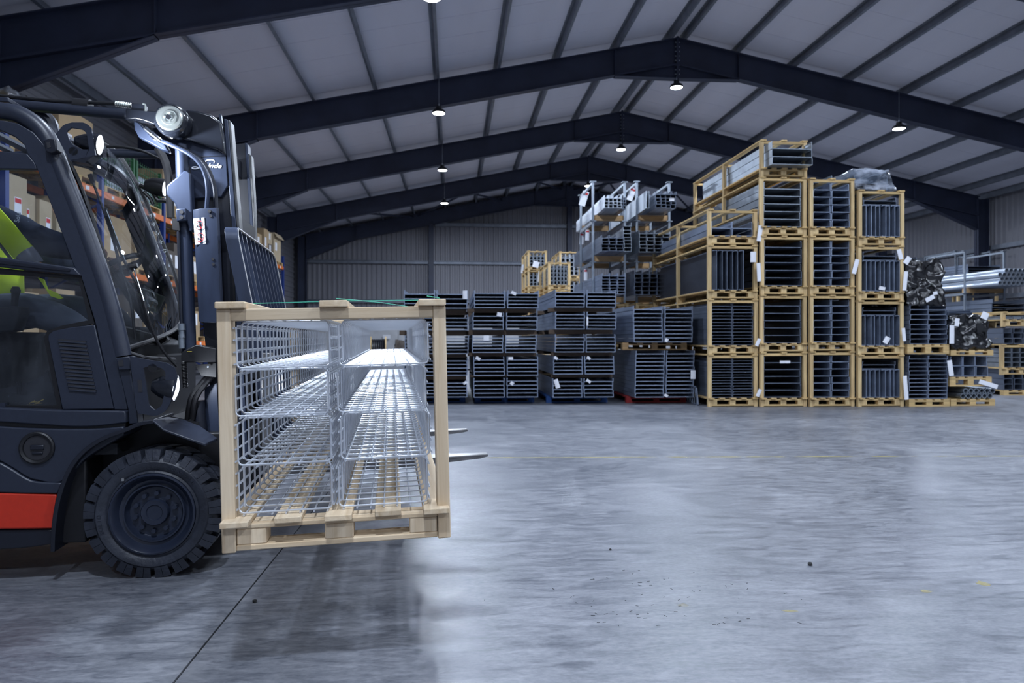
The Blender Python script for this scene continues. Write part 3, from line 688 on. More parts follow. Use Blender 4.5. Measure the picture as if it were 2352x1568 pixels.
# ---- work lights on brackets
def resamp2(poly, n):
    pts = [Vector((x, 0, z)) for x, z in poly]; return [(p.x, p.z) for p in resample(pts+[pts[0]], n+1)[:n]]
def worklamp_light(c, ax, parent, watts):
    ld = bpy.data.lights.new('worklamp_light', 'AREA'); ld.shape = 'DISK'; ld.size = .07; ld.energy = watts; ld.color = (.8, .88, 1.0)
    lo = bpy.data.objects.new('worklamp_light', ld); COL.objects.link(lo); lo.parent = parent; lo.location = c
    lo.rotation_euler = ax.to_track_quat('-Z', 'Y').to_euler()
def worklight(name, outer, hole, yp, lens_c, lens_r, body_c, m='worklamp_lens', watts=20.0):
    t = bpy.data.objects.new(name, None); COL.objects.link(t); t.parent = FK
    o_ = resamp2(PP(outer, yp), 36); h_ = resamp2(PP(hole, yp), 36)
    # match hole to outline by angle
    cx = sum(p[0] for p in h_)/36; cz = sum(p[1] for p in h_)/36
    a0 = math.atan2(o_[0][1]-cz, o_[0][0]-cx); j = min(range(36), key=lambda k: abs(math.atan2(math.sin(math.atan2(h_[k][1]-cz, h_[k][0]-cx)-a0), math.cos(math.atan2(h_[k][1]-cz, h_[k][0]-cx)-a0))))
    h_ = h_[j:] + h_[:j]
    b = B(); b.ring(o_, h_, yp, yp+.012); b.build('bracket', 'fl_grey', t, bevel=.002)
    c = Vector(P3(*lens_c, yp+.05)); ax = Vector((1, .05, -.12)).normalized()
    b = B(); b.lathe([(.001,-.09),(lens_r*.45,-.085),(lens_r*.8,-.05),(lens_r,-.015),(lens_r*1.05,.0),(lens_r*1.05,.016),(lens_r*.97,.016),(lens_r*.93,.004)], c, ax, 26); b.build('lamp_shell', 'fl_gloss', t)
    b = B(); b.lathe([(lens_r*.93,.0),(lens_r*.93,.012),(lens_r*.6,.022),(.001,.026)], c, ax, 26); b.build('lamp_lens', m, t)
    worklamp_light(c + ax*.04, ax, t, watts)
    b = B(); b.lathe([(.02,0),(.02,.06)], Vector(P3(*body_c, yp)), (0,1,0), 10); b.build('pivot', 'fl_black', t)
    return t
worklight('work_light', [(128,308),(145,287),(163,281),(194,281),(209,292),(213,313),(219,356),(163,371),(158,366)], [(153,302),(163,293),(189,297),(198,305),(204,343),(190,343),(168,333),(158,318)], .02, (221,331), .046, (168,347))
b = B(); b.prism(PP([(100,322),(112,317),(128,318),(130,346),(116,352),(104,348)], .03), .03, .15); cl = b.build('light_clamp', 'fl_dark', FK, bevel=.006)
b = B(); b.prism(PP([(106,327),(114,325),(117,338),(109,340)], .028), .028, .034); b.build('clamp_screw_hole', 'ink', cl)
b = B(); b.prism(PP([(160,368),(203,376),(196,372),(214,358)], .02), .02, .09); b.build('bracket_foot', 'fl_dark', FK)
worklight('work_light', [(298,818),(340,826),(383,833),(402,845),(407,866),(400,900),(391,925),(380,945),(360,956),(316,949),(312,935)], [(329,845),(342,840),(372,845),(380,854),(380,890),(372,930),(355,943),(342,930)], .02, (396,890), .062, (350,845), 'worklamp_dim', 2.0)
b = B(); b.prism(PP([(266,822),(298,818),(300,848),(272,850)], .04), .04, .15); cl = b.build('light_clamp', 'fl_grey', FK, bevel=.004)
b = B(); b.prism(PP([(270,828),(282,826),(284,840),(273,841)], .038), .038, .044); b.build('clamp_screw_hole', 'ink', cl)
b = B(); b.prism(PP([(315,872),(325,872),(327,900),(318,900)], .018), .018, .022); b.build('bracket_slot', 'ink', FK)
# far work light
fw = bpy.data.objects.new('work_light', None); COL.objects.link(fw); fw.parent = FK
c = Vector(P3(372,431,1.0)); ax = Vector((1, -.02, -.15)).normalized()
b = B(); b.lathe([(.001,-.10),(.03,-.09),(.05,-.05),(.053,0),(.053,.02),(.048,.02)], c, ax, 22); b.build('lamp_shell', 'fl_black', fw)
b = B(); b.lathe([(.05,.0),(.05,.016),(.03,.03),(.001,.034)], c, ax, 22); b.build('lamp_lens', 'worklamp_lens', fw); worklamp_light(c + ax*.05, ax, fw, 7.0)
b = B(); b.tube([P3(322,425,1.0), P3(350,440,1.0), P3(362,460,1.0), P3(385,462,1.0)], .014, 8); b.tube([P3(330,440,1.0), P3(345,455,1.0), P3(352,470,1.0)], .01, 8); b.build('lamp_arm', 'fl_black', fw)

# ---- tilt cylinders
b = B(); A0 = Vector(P3(0,238,.30)); A1 = Vector(P3(300,264,.27)); dr = (A1-A0).normalized(); b.tube([A0-dr*.45, A1], .026, 16); tc_ = b.build('tilt_cylinder', 'fl_grey', FK)
b = B(); b.tube([A0-dr*.4+Vector((0,0,.040)), Vector(P3(120,232,.29)), Vector(P3(265,238,.28))], .009, 8); b.build('hydraulic_hose', 'fl_black', tc_)
b = B(); q = Vector(P3(264,238,.28)); q2 = Vector(P3(302,243,.28)); n_ = 16
b.tube([q.lerp(q2, k/n_) for k in range(n_+1)], [.011+.003*(k % 2) for k in range(n_+1)], 10); b.build('hose_fitting', 'zinc', tc_)
b = B(); b.prism(PP([(303,238),(333,240),(334,258),(318,262),(303,254)], .26), .25, .30); b.build('port_block', 'fl_dark', tc_, bevel=.003)
b = B(); b.tube([P3(328,238,.24), P3(334,240,.24), P3(334,254,.24)], .004, 6); b.build('retaining_clip', 'zinc', tc_)
b = B(); b.prism(PP([(290,250),(330,254),(352,256),(372,258),(380,284),(352,286),(330,278),(312,274),(290,276)], .25), .24, .30); b.build('rod_clevis', 'fl_gloss', tc_, bevel=.005)
b = B(); b.lathe([(.036,-.01),(.036,.06)], P3(178,243,.30), dr, 16); b.build('hose_clip', 'fl_black', tc_)
b = B(); b.tube([P3(200,350,.86), P3(372,356,.86)], .024, 12); fc = b.build('tilt_cylinder', 'fl_grey', FK)
b = B(); b.tube(smooth_path([P3(245,336,.84), P3(285,338,.84), P3(325,346,.84), P3(372,366,.84)], 4), .008, 8); b.build('hydraulic_hose', 'fl_black', fc)

# ---- mast
MN, MF = .36, .82
ms = bpy.data.objects.new('mast', None); COL.objects.link(ms); ms.parent = FK
b = B(); b.prism(PP([(434,362),(519,358),(525,425),(556,1050),(500,1050),(455,640)], MN), MN, MN+.02); b.build('outer_rail', 'fl_dark', ms, bevel=.003)
b = B(); b.prism(PP([(514,272),(523,275),(543,530),(570,1050),(558,1050),(533,530)], MN-.02), MN-.02, MN+.06); b.build('inner_rail', 'fl_mast', ms, bevel=.003)
b = B(); b.prism(PP([(523.5,275),(530,278),(551,530),(580,1050),(571,1050),(544,530)], MN-.01), MN-.01, MN+.07); b.build('inner_rail', 'steel_worn', ms, bevel=.003)
b = B(); b.prism(PP([(502,262),(507,262),(510,282),(505,282)], MN-.01), MN-.01, MN+.02); b.build('rail_tip', 'fl_mast', ms)
b = B(); b.prism(PP([(531,331),(567,329),(580,530),(602,1050),(560,1050)], MF), MF, MF+.05); b.build('outer_rail', 'fl_dark', ms, bevel=.003)
b = B(); b.prism(PP([(562,328),(569,330),(582,530),(606,1050),(598,1050),(575,530)], MF-.02), MF-.02, MF+.06); b.build('inner_rail', 'fl_mast', ms, bevel=.003)
b = B(); b.prism(PP([(571,352),(577,356),(584,470),(588,640),(580,640)], MF-.015), MF-.015, MF+.06); b.build('inner_rail', 'steel_worn', ms, bevel=.003)
for py in (345, 560, 800, 1020):
    x_, z_ = P(500+(py-345)*.06, py, MN+.02); b = B(); b.box(x_-.03, x_+.03, MN, MF+.05, z_-.05, z_+.05); b.build('cross_member', 'fl_dark', ms, bevel=.005)
b = B(); x_, z_ = P(560, 700, .6); b.box(x_-.02, x_+.02, MN, MF, z_-.65, z_+.45); b.build('lift_chain_guard', 'fl_black', ms)
# head casting with maker's plate
b = B(); b.prism(PP([(402,350),(390,318),(384,306),(396,304),(420,318),(455,330),(500,345),(519,357),(524,425),(508,452),(446,456),(441,420),(436,380),(420,358)], MN-.02), MN-.025, MN+.01); pl = b.build('mast_plate', 'fl_mast', ms, bevel=.003)
b = B(); b.prism(smooth2 := PP([(372,300),(380,280),(400,262),(430,253),(455,255),(486,264),(509,281),(514,310),(518,357),(500,344),(460,332),(430,322),(405,313)], MN-.05), MN-.06, MN+.03); b.build('mast_head', 'fl_gloss', ms, bevel=.012, seg=3)
b = B(); b.bar(P3(436,361,MN-.026), P3(519,358,MN-.026), .004, .006, (0,1,0)); b.build('weld_bead', 'fl_dark', pl)
# script lettering
s0 = Vector(P3(442,386,MN-.028)); s1 = Vector(P3(512,383,MN-.028)); hgt = .030
me = text_mesh('inde', .040, 'white_print', .0006, .35, .0007)
mid = Vector(P3(492,381,MN-.028)); o = inst('lettering', me, pl, mid, (math.pi/2, 0, 0)); o.scale = (.95, .78, 1)
def ribbon(pts, wid, y):
    b = B(); n = len(pts); vs = []
    for i, p in enumerate(pts):
        a = pts[max(i-1,0)]; c = pts[min(i+1,n-1)]; d = Vector((c.x-a.x, 0, c.z-a.z)).normalized(); w_ = wid*(.45+.55*math.sin(math.pi*i/(n-1)))
        vs += [(p.x-d.z*w_, y, p.z+d.x*w_), (p.x+d.z*w_, y, p.z-d.x*w_)]
    b.add(vs, [(2*i, 2*i+1, 2*i+3, 2*i+2) for i in range(n-1)]); return b
lp = smooth_path([Vector(P3(x, y, MN-.028)) for x, y in [(491,375),(492,369),(484,367),(474,369),(468,376),(461,383),(452,387),(443,387),(442,384),(450,383),(462,386),(470,385)]], 5)
b = ribbon(lp, .0032, MN-.0285); b.build('lettering', 'white_print', pl)
# pulley and washer
c = Vector(P3(388,270,.19)); b = B(); b.lathe([(.02,.002),(.024,-.004),(.034,-.004),(.036,.001),(.054,.0),(.060,.004),(.061,.012),(.02,.012)], c, (0,1,0), 40); pu = b.build('end_washer', 'zinc', ms)
b = B(); b.lathe([(.001,-.012),(.013,-.012),(.015,-.008),(.015,.004)], c, (0,1,0), 6); b.build('hex_bolt', 'chrome', pu)
b = B(); b.lathe([(.05,.012),(.068,.016),(.078,.03),(.080,.06),(.078,.10),(.066,.115),(.04,.12)], c, (0,1,0), 40); b.build('pulley', 'fl_gloss', ms)
# lift cylinder, bracket, cover
b = B(); b.tube([P3(417,335,.30), P3(421,480,.30)], .030, 16); b.build('lift_cylinder', 'fl_mast', ms)
b = B(); b.tube([P3(424,500,.31), P3(435,815,.31)], .034, 16); b.build('lift_cylinder', 'fl_mast', ms)
b = B(); b.tube([P3(409,520,.27), P3(417,745,.27)], .008, 8); b.tube([P3(416,745,.27), P3(418,800,.27)], .016, 8); b.build('hydraulic_pipe', 'fl_dark', ms)
b = B()
for k, (ya, yb, rr) in enumerate(((743,758,.017),(758,768,.013),(768,776,.016),(776,800,.014))): b.tube([P3(417,ya,.25), P3(418,yb,.25)], rr, 12)
b.build('pipe_fitting', 'galv', ms)
b = B(); b.prism(PP([(426,392),(433,395),(440,400),(446,530),(438,534),(430,505),(410,484),(404,468),(384,448),(384,428),(413,404)], .27), .25, .31); b.build('cast_bracket', 'fl_mast', ms, bevel=.008, seg=3)
b = B(); b.prism(PP([(404,480),(428,478),(430,507),(407,510)], .24), .23, .28); cb_ = b.build('pipe_clamp', 'fl_mast', ms, bevel=.006)
for py in (487, 499):
    b = B(); b.lathe([(.001,-.004),(.009,-.004),(.009,.002)], P3(417,py,.23), (0,1,0), 12); b.build('clamp_bolt', 'ink', cb_)
b = B(); b.prism(PP([(396,500),(412,505),(414,530),(398,528)], .27), .26, .31); b.build('switch_box', 'fl_black', ms)
# faceted cover with warning sticker
cvT = [(443,482,.235),(458,479,.215),(497,477,.215),(503,478,.235)]; cvB = [(457,738,.235),(470,741,.215),(509,741,.215),(515,738,.235)]
rT = [P3(*q) for q in cvT] + [P3(503,478,.31), P3(446,482,.31)]; rB = [P3(*q) for q in cvB] + [P3(515,738,.31), P3(460,738,.31)]
b = B(); b.loft([rT, rB]); cv = b.build('hose_cover', 'fl_mast', ms, bevel=.002)
b = B(); b.lathe([(.001,-.012),(.008,-.012),(.008,0)], P3(482,486,.215), (0,1,0), 10); b.lathe([(.001,-.003),(.007,-.003),(.007,0)], P3(484,496,.215), (0,1,0), 10); b.lathe([(.001,-.003),(.007,-.003),(.007,0)], P3(489,595,.215), (0,1,0), 10); b.lathe([(.001,-.003),(.007,-.003),(.007,0)], P3(490,607,.215), (0,1,0), 10); b.build('cover_screw', 'ink', cv)
sk = [P3(444,502,.222), P3(469,499,.2125), P3(473,559,.2125), P3(448,562,.222)]
vs = sk + [(p[0], p[1]+.002, p[2]) for p in sk]
b = B(); b.add(vs, [(0,1,2,3),(4,7,6,5),(0,4,5,1),(1,5,6,2),(2,6,7,3),(3,7,4,0)]); sg = b.build('warning_sticker', 'sticker', cv, smooth=0)
for cxp, cyp in ((457,516.5),(459.5,545)):
    c = Vector(P3(cxp, cyp, .2155)); rg = []
    b = B(); R_ = .0205; ux = Vector((1,-.36,0)).normalized(); uz = Vector((0.05,0,1)).normalized()
    circ = [c + (ux*math.cos(t)+uz*math.sin(t))*R_ for t in [2*math.pi*k/28 for k in range(29)]]
    b.tube(circ, .0014, 6, False); b.tube([c+(ux*-.7+uz*.7)*R_, c+(ux*.7-uz*.7)*R_], .0014, 6); b.build('prohibition_ring', 'sign_red', sg)
    b = B(); b.bar(c+ux*.004-uz*.012, c+ux*.004+uz*.006, .002, .006, tuple(uz)); b.tube([c+ux*.004+uz*.009, c+ux*.004+uz*.0095], .0028, 8); b.bar(c-ux*.012-uz*.006, c-ux*.005-uz*.006, .002, .008, tuple(uz)); b.bar(c+ux*.004+uz*.002, c+ux*.012+uz*.006, .002, .002, tuple(uz)); b.bar(c-ux*.006+uz*.013, c+ux*.001+uz*.013, .002, .003, tuple(uz)); b.build('pictogram', 'ink', sg, smooth=0)
# hoses at the head
b = B(); b.tube([P3(333,294,.24), P3(349,307,.24)], .011, 10); b.tube([P3(349,307,.24), P3(352,309,.24)], .013, 10); b.tube([P3(353,310,.24), P3(371,324,.24)], .0115, 10); b.build('hose_fitting', 'chrome', ms)
b = B(); b.tube(smooth_path([P3(371,324,.24), P3(395,334,.22), P3(434,353,.20), P3(459,376,.20), P3(472,404,.21), P3(477,440,.22), P3(474,484,.24)], 5), .0105, 10); b.build('lift_hose', 'fl_mast', ms)
b = B(); b.tube(smooth_path([P3(350,318,.29), P3(395,332,.27), P3(436,350,.24), P3(467,373,.23), P3(485,404,.24), P3(494,440,.25), P3(497,484,.25)], 5), .0105, 10); b.build('lift_hose', 'fl_dark', ms)
b = B(); b.prism(PP([(310,280),(322,284),(350,315),(380,330),(390,350),(372,345),(345,330),(322,318),(312,300)], .30), .28, .34); b.build('clevis_arm', 'fl_mast', ms, bevel=.006)
b = B(); b.tube(smooth_path([P3(362,340,.5), P3(380,372,.5), P3(388,420,.5), P3(392,500,.5)], 4), .02, 8); b.build('lift_hose', 'fl_black', ms)
# lower mast fittings
b = B(); b.prism(PP([(416,808),(450,792),(496,800),(496,832),(416,832)], .24), .24, .34); lb_ = b.build('valve_bracket', 'fl_black', ms, bevel=.004)
b = B(); b.bar(P3(430,807,.236), P3(441,807,.236), .002, .004, (0,1,0)); b.build('yellow_mark', 'yellow_paint', lb_)
b = B()
for q in ((463,794),(478,842)): b.lathe([(.001,-.004),(.005,-.003),(.005,0)], P3(*q, .238), (0,1,0), 8)
b.build('bracket_screw', 'galv', lb_)
b = B(); b.prism(PP([(448,838),(496,834),(496,866),(462,862)], .26), .26, .34); b.build('valve_bracket', 'fl_black', ms)
b = B(); h0, h1 = Vector(P3(422,830,.25)), Vector(P3(426,890,.25)); nn = 36; b.tube([h0.lerp(h1, k/nn) for k in range(nn+1)], [.011+.0035*(k % 2) for k in range(nn+1)], 10); b.build('corrugated_conduit', 'fl_black', ms)
for off in (0, 12):
    b = B(); b.tube(smooth_path([P3(476+off,864,.30), P3(458+off,885,.27), P3(438+off,915,.25), P3(430+off,962,.27)], 5), .013, 8); b.build('drive_hose', 'fl_black', ms)
b = B(); b.tube([P3(455,920,.3), P3(462,985,.3)], .03, 14); b.build('lift_cylinder_base', 'fl_dark', ms)
b = B(); b.prism(PP([(470,890),(497,880),(505,1010),(470,1000)], .33), .33, .40); b.build('lower_mast_plate', 'fl_mast', ms)

# ---- load backrest, carriage and forks
cr = bpy.data.objects.new('carriage', None); COL.objects.link(cr); cr.parent = FK
LEAN = .20
def bx(z): return .352 + (1.61-z)*LEAN
bw, y0, y1 = .058, .045, 1.115
def flat(path, w_, t_):
    """flat bar following (y,z) points, w_ deep in x"""
    b = B()
    n = len(path); rings = []
    for i, (y, z) in enumerate(path):
        a = path[max(i-1,0)]; c = path[min(i+1,n-1)]; d = Vector((0, c[0]-a[0], c[1]-a[1])).normalized(); nr = Vector((0, d.z, -d.y))*(t_/2)
        x = bx(z); rings.append([(x-w_, y+nr.y, z+nr.z), (x, y+nr.y, z+nr.z), (x, y-nr.y, z-nr.z), (x-w_, y-nr.y, z-nr.z)])
    b.loft(rings); return b
zt = 1.608; r_ = .06
loop = [(y0, .55), (y0, zt-r_)] + [(y0+r_-r_*math.cos(a), zt-r_+r_*math.sin(a)) for a in [math.pi/2*k/5 for k in range(1, 6)]] + [(y1-r_+r_*math.sin(a), zt-r_+r_*math.cos(a)) for a in [math.pi/2*k/5 for k in range(0, 5)]] + [(y1, zt-r_), (y1, .55)]
bk = flat(loop, bw, .014).build('backrest_frame', 'fl_mast', cr, bevel=.002)
b = B()
for i in range(len(loop)-1): b.tube([(bx(z)+.001, y, z) for y, z in (loop[i], loop[i+1])], .0035, 5)
b.build('worn_edge', 'bare_edge', bk)
for i in range(9):
    y = y0 + (y1-y0)*(i+1)/10
    bb = flat([(y, .55), (y, zt-.005)], bw-.006, .010).build('backrest_bar', 'fl_mast', cr)
    e = B(); e.tube([(bx(.55)-.004, y, .55), (bx(zt)-.004, y, zt-.01)], .0030, 5); e.build('worn_edge', 'bare_edge', bb)
for z in (.62, .95):
    b = B(); b.box(.42, .468, .03, 1.13, z-.05, z+.05); b.build('carriage_bar', 'fl_black', cr, bevel=.004)
T13 = math.tan(math.radians(1.3))
for yc in (.05, .99):
    fo = bpy.data.objects.new('fork', None); COL.objects.link(fo); fo.parent = cr
    w_ = .055; zt_ = .496
    prof = [(.475,1.02),(.515,1.02),(.520,zt_+.02),(.54,zt_),(1.20,zt_+.66*T13),(1.535,zt_+1.0*T13),(1.54,zt_+1.0*T13-.012),(1.50,zt_+.96*T13-.020),(1.2,zt_+.66*T13-.036),(.56,zt_-.045),(.49,zt_-.03),(.475,zt_+.02)]
    b = B(); n = len(prof); f0 = []; f1 = []
    for x, z in prof:
        hw = w_ if x < 1.3 else w_*(1-.55*(x-1.3)/.24); f0.append((x, yc-hw, z)); f1.append((x, yc+hw, z))
    b.loft([f0, f1]); b.build('fork_blade', 'fork_steel', fo, bevel=.003)
# ================================================================ CRATES
def crate(name, label, loc, rot, W, L, H, woods, group=None, post=(.045,.07), top=True, bev=0.0, nposts=3, ph=(.012,.034,.098,.118,.140)):
    """timber crate; origin at the front left bottom corner: pallet, corner and middle posts, top rails and lengthwise top boards"""
    t = thing(name, label, 'crate', loc, rot, group)
    px_, pd = post; wx, wy, wz = woods
    ys = [0.0, L/2-pd/2, L-pd]
    if nposts == 2: ys = [0.0, L-pd]
    yb = [.005, L/2-.045, L-.095]
    for y in yb: boxobj('bottom_board', px_, W-px_, y, y+.09, ph[0], ph[1], wx, t, bev)
    for y in yb:
        for x in (px_+.002, W/2-.045, W-px_-.092): boxobj('pallet_block', x, x+.09, y+.002, y+.088, ph[1], ph[2], wz, t, bev)
        boxobj('stringer_board', px_, W-px_, y, y+.09, ph[2], ph[3], wx, t, bev)
    for i in range(5):
        bwid = .085; x = .004 + (W-.008-bwid)*i/4
        boxobj('deck_board', x, x+bwid, (-.045, -.02, -.035, -.015, -.03)[i], L+.01, ph[3], ph[4], wy, t, bev)
    for y in ys:
        for x in (0, W-px_): boxobj('post', x, x+px_, y, y+pd, 0, H-.022, wz, t, bev)
        if top: boxobj('top_rail', px_, W-px_, y+.002, y+.047, H-.060, H-.022, wx, t, bev)
    if top:
        for x in (.0, W/2-.045, W-.09): boxobj('top_board', x, x+.09, -.02, L+.02, H-.022, H, wy, t, bev)
    return t
# the crate on the forks
CRW, CRL, CRH = .72, 3.2, .792
RX, RY = .542, -1.068
def fork_world(x, y, z): return Matrix.Translation(FORK_LOC) @ Matrix.Rotation(PHI-TH, 4, 'Z') @ Vector((x, y, z))
CROT = (Matrix.Rotation(PHI-TH, 3, 'Z') @ Matrix.Rotation(-math.radians(1.3), 3, 'Y')).to_euler()
CZ = .411
cloc = fork_world(RX, RY, CZ)
crate('slatted_crate', 'new pale pine crate of wire trays carried on the forklift forks', cloc, CROT, CRW, CRL, CRH, PINE, post=(.042,.07), bev=.003, ph=(.004,.022,.072,.088,.108))
CM = Matrix.Translation(cloc) @ CROT.to_matrix().to_4x4()
# strapping twine over the top
tw = thing('twine', 'thin green twine strung across the top of the carried crate', 'twine', CM @ Vector((0,0,CRH)), CROT)
b = B(); b.tube([(.045,.35,.012),(.36,.30,.014),(.70,.28,.012)], .0016, 6); b.build('strand', 'twine', tw)
b = B(); b.tube([(.36,.10,.012),(.50,.28,.006),(.62,.60,.002)], .0016, 6); b.tube([(.66,.02,.012),(.70,.03,.006),(.716,.05,-.01)], .0016, 6); b.build('strand', 'twine', tw)
# wire-basket cable trays
def wire_tray_meshes(W, H, L, pitch, r, off):
    cw_, lw_ = B(), B(); rc = .014
    prof = [(0, H)] + [(rc-rc*math.cos(a), rc-rc*math.sin(a)) for a in (0, .52, 1.05, 1.57)] + [(W-rc+rc*math.sin(a), rc-rc*math.cos(a)) for a in (0, .52, 1.05, 1.57)] + [(W, H)]
    y = off
    while y < L:
        cw_.tube([(x, y, z) for x, z in prof], r, 6); y += pitch
    n = 7
    for i in range(n): x = rc + (W-2*rc)*i/(n-1); lw_.tube([(x, -.003, -2*r), (x, L, -2*r)], r, 6)
    for k in range(4):
        z = rc*.9 + (H-rc*.9-.004)*k/3
        for x in (-2*r, W+2*r): lw_.tube([(x, -.003, z), (x, L, z)], r, 6)
    return cw_.mesh('cross_wires', 'wire', 40, False), lw_.mesh('long_wires', 'wire', 40, False)
TW, TH_, TL = .288, .132, 3.0
mA = wire_tray_meshes(TW, TH_, TL, .088, .0031, .006); mB = wire_tray_meshes(TW-.014, TH_, TL, .088, .0031, .022)
rown = ('bottom', 'second lowest', 'second highest', 'top')
z0 = .118
for r in range(4):
    for c in range(2):
        jx = random.uniform(-.006, .006); jy = random.uniform(-.03, .02); x0 = .048 + c*.314 + jx + (.004 if r % 2 else 0)
        for inv in (0, 1):
            side = ('left', 'right')[c]
            lab = 'wire tray, %s, %s row, %s side of the carried crate' % ('open side down' if inv else 'open side up', rown[r], side)
            loc = Vector((x0, .03+jy, z0 + r*.1545)) if not inv else Vector((x0+TW-.004, .045+jy, z0 + r*.1545 + .1465))
            rot = (CM.to_3x3() @ (Matrix.Rotation(math.pi, 3, 'Y') if inv else Matrix.Identity(3))).to_euler()
            t = thing('wire_tray', lab, 'wire tray', CM @ loc, rot, 'wire trays in the carried crate')
            ms_ = mB if inv else mA
            inst('cross_wires', ms_[0], t); inst('long_wires', ms_[1], t)
# ================================================================ STACKED GOODS
_tray = {}
def tray_mesh(W, H, L, t, m, lip=.018):
    k = (round(W,3), round(H,3), round(L,2), t, m)
    if k not in _tray:
        pr = [(0,0),(W,0),(W,H),(W-lip,H),(W-lip,H-t),(W-t,H-t),(W-t,t),(t,t),(t,H-t),(lip,H-t),(lip,H),(0,H)]
        b = B(); n = len(pr); vs = [(x, 0, z) for x, z in pr] + [(x, L, z) for x, z in pr]
        fs = [(i, (i+1) % n, n+(i+1) % n, n+i) for i in range(n)]
        quads = [(0,1,6,7),(1,2,5,6),(2,3,4,5),(0,7,8,11),(8,9,10,11)]
        fs += quads + [tuple(n+i for i in q) for q in quads]
        b.add(vs, fs); _tray[k] = b.mesh('tray_shell', m, 0)
    return _tray[k]
OW = ('lowest', 'second', 'third', 'fourth', 'fifth', 'sixth', 'seventh', 'eighth', 'ninth', 'tenth', 'eleventh', 'twelfth', 'thirteenth', 'fourteenth', 'fifteenth')
def flat_stack(x0, x1, y, z0, n, pitch, H, L, m, label, group, t=.010, jit=.006, skew=0.0, cat='cable tray', name='deep_tray'):
    for i in range(n):
        me = tray_mesh(x1-x0, H, L, t, m); o = inst(name, me, None, (x0+random.uniform(-jit, jit)+skew*i, y+random.uniform(0, .03), z0+i*pitch))
        tag(o, ('%s tray up, %s' % (OW[i], label)) if n > 1 else label, cat, group)
def edge_row(x0, y, z0, n, pitch, W, H, L, m, label, group, t=.010):
    """trays standing on their long edge side by side"""
    for i in range(n):
        me = tray_mesh(W, H, L, t, m)
        o = inst('upright_tray', me, None, (x0+(i+1)*pitch, y+random.uniform(-.02, .02), z0), (0, -math.pi/2, 0)); tag(o, '%s upright tray from left, %s' % ((('first',)+OW[1:])[i], label), 'cable tray', group)
        if i == 0: slot_rows(o, W, L, H)
def slot_rows(o, W, L, x):
    """pressed vertical slots along the outer face of a tray standing on edge"""
    b = B(); y = .03
    while y < L-.03: b.box(.02, W-.02, y, y+.012, x-.003, x+.001); y += .042
    b.build('pressed_slots', 'ink', o, smooth=0)
def zpx(py, d): return CAMZ + (HY-py)/FPX*d
ORD = ('bottom', 'second', 'third', 'fourth', 'fifth')
COLN = ('leftmost', 'second', 'third', 'fourth')
CL = 3.1
def crate_tags(c, l): return '%s crate up in the %s crate column by the right stacks' % (ORD[l], COLN[c])
cols = [(1627,1745,11.04,[934,813,686,561,479]), (1747,1859,11.04,[934,808,676,540,405,320]), (1861,1969,11.04,[934,806,676,541,408]), (1972,2083,11.04,[934,814,689,563,435])]
for ci, (xl, xr, d, ys) in enumerate(cols):
    p = at(xl, ys[0], d); q = at(xr, ys[0], d); W = (q-p).length - .006
    zs = [max(zpx(y, d), 0) for y in ys]; zs[0] = 0
    for li in range(len(zs)-1):
        z0, z1 = zs[li], zs[li+1]; H = z1 - z0; jx = random.uniform(-.008, .008)
        lab = 'timber crate of grey steel trays, %s up in the %s tall crate column' % (ORD[li], COLN[ci])
        last = li == len(zs)-2
        crate('slatted_crate', lab, (p.x+jx, p.y, z0), (0,0,0), W, CL, H-.002, SPINE, 'timber crates of the tall stack', post=(.055,.06), top=True)
        x0 = p.x+jx+.062; x1 = p.x+jx+W-.062; zb = z0+.142; ht = H-.142-.068; y = p.y+.02; L = 3.0
        tl = '%s crate up, %s crate column' % (ORD[li], COLN[ci]); g = 'trays in the %s crate column' % COLN[ci]
        if ci == 0:
            if li in (0, 1):
                n = (14, 13)[li]; m = ('steel_tray_dark', 'steel_tray_dark')[li]; w2 = (x1-x0)/2
                for h in range(2): flat_stack(x0+h*w2+.004, x0+(h+1)*w2-.004, y, zb, n, ht/n, ht/n*.97, L, m, ('left', 'right')[h]+' pile, '+tl, g, .007, .003, name='nested_tray')
            elif li == 2: edge_row(x0, y, zb, 6, .088, ht-.02, .075, L, 'steel_tray_dark', tl, g, .009)
            else:
                w2 = (x1-x0)/2
                for h in range(2): flat_stack(x0+h*w2+.004, x0+(h+1)*w2-.004, y, zb, 2, .12, .11, L, 'steel_tray', ('left', 'right')[h]+' pile, '+tl, g, .009)
        elif ci == 1:
            if li < 4: flat_stack(x0+.01, x1-.02, y, zb, 6, ht/6, ht/6*.9, L, 'steel_tray_dark' if li < 3 else 'galv', tl, g, .010)
            else:
                flat_stack(x0+.02, x1+.03, y-.25, zb, 3, .12, .115, L, 'galv', tl, g, .008)
        elif ci == 2:
            w2 = (x1-x0)/2
            for h in range(2): flat_stack(x0+h*w2+.004, x0+(h+1)*w2-.004, y, zb, 6, ht/6, ht/6*.9, L, 'steel_tray', ('left', 'right')[h]+' pile, '+tl, g, .010)
            if li == 3: flat_stack(x0+.02, x1-.12, y+.3, z1+.003, 1, .1, .12, 2.4, 'galv', 'galvanised tray lying loose on top of the third crate column', g, .008)
        else:
            ew = ht-.17; edge_row(x0, y, zb, 8, (x1-x0)/8, ew, .068, L, 'steel_tray', tl, g, .009)
            flat_stack(x0+.03, x1-.05, y, zb+ew+.006, 2, .062, .058, L, 'steel_tray_dark', 'lying over the upright trays, '+tl, g, .008)

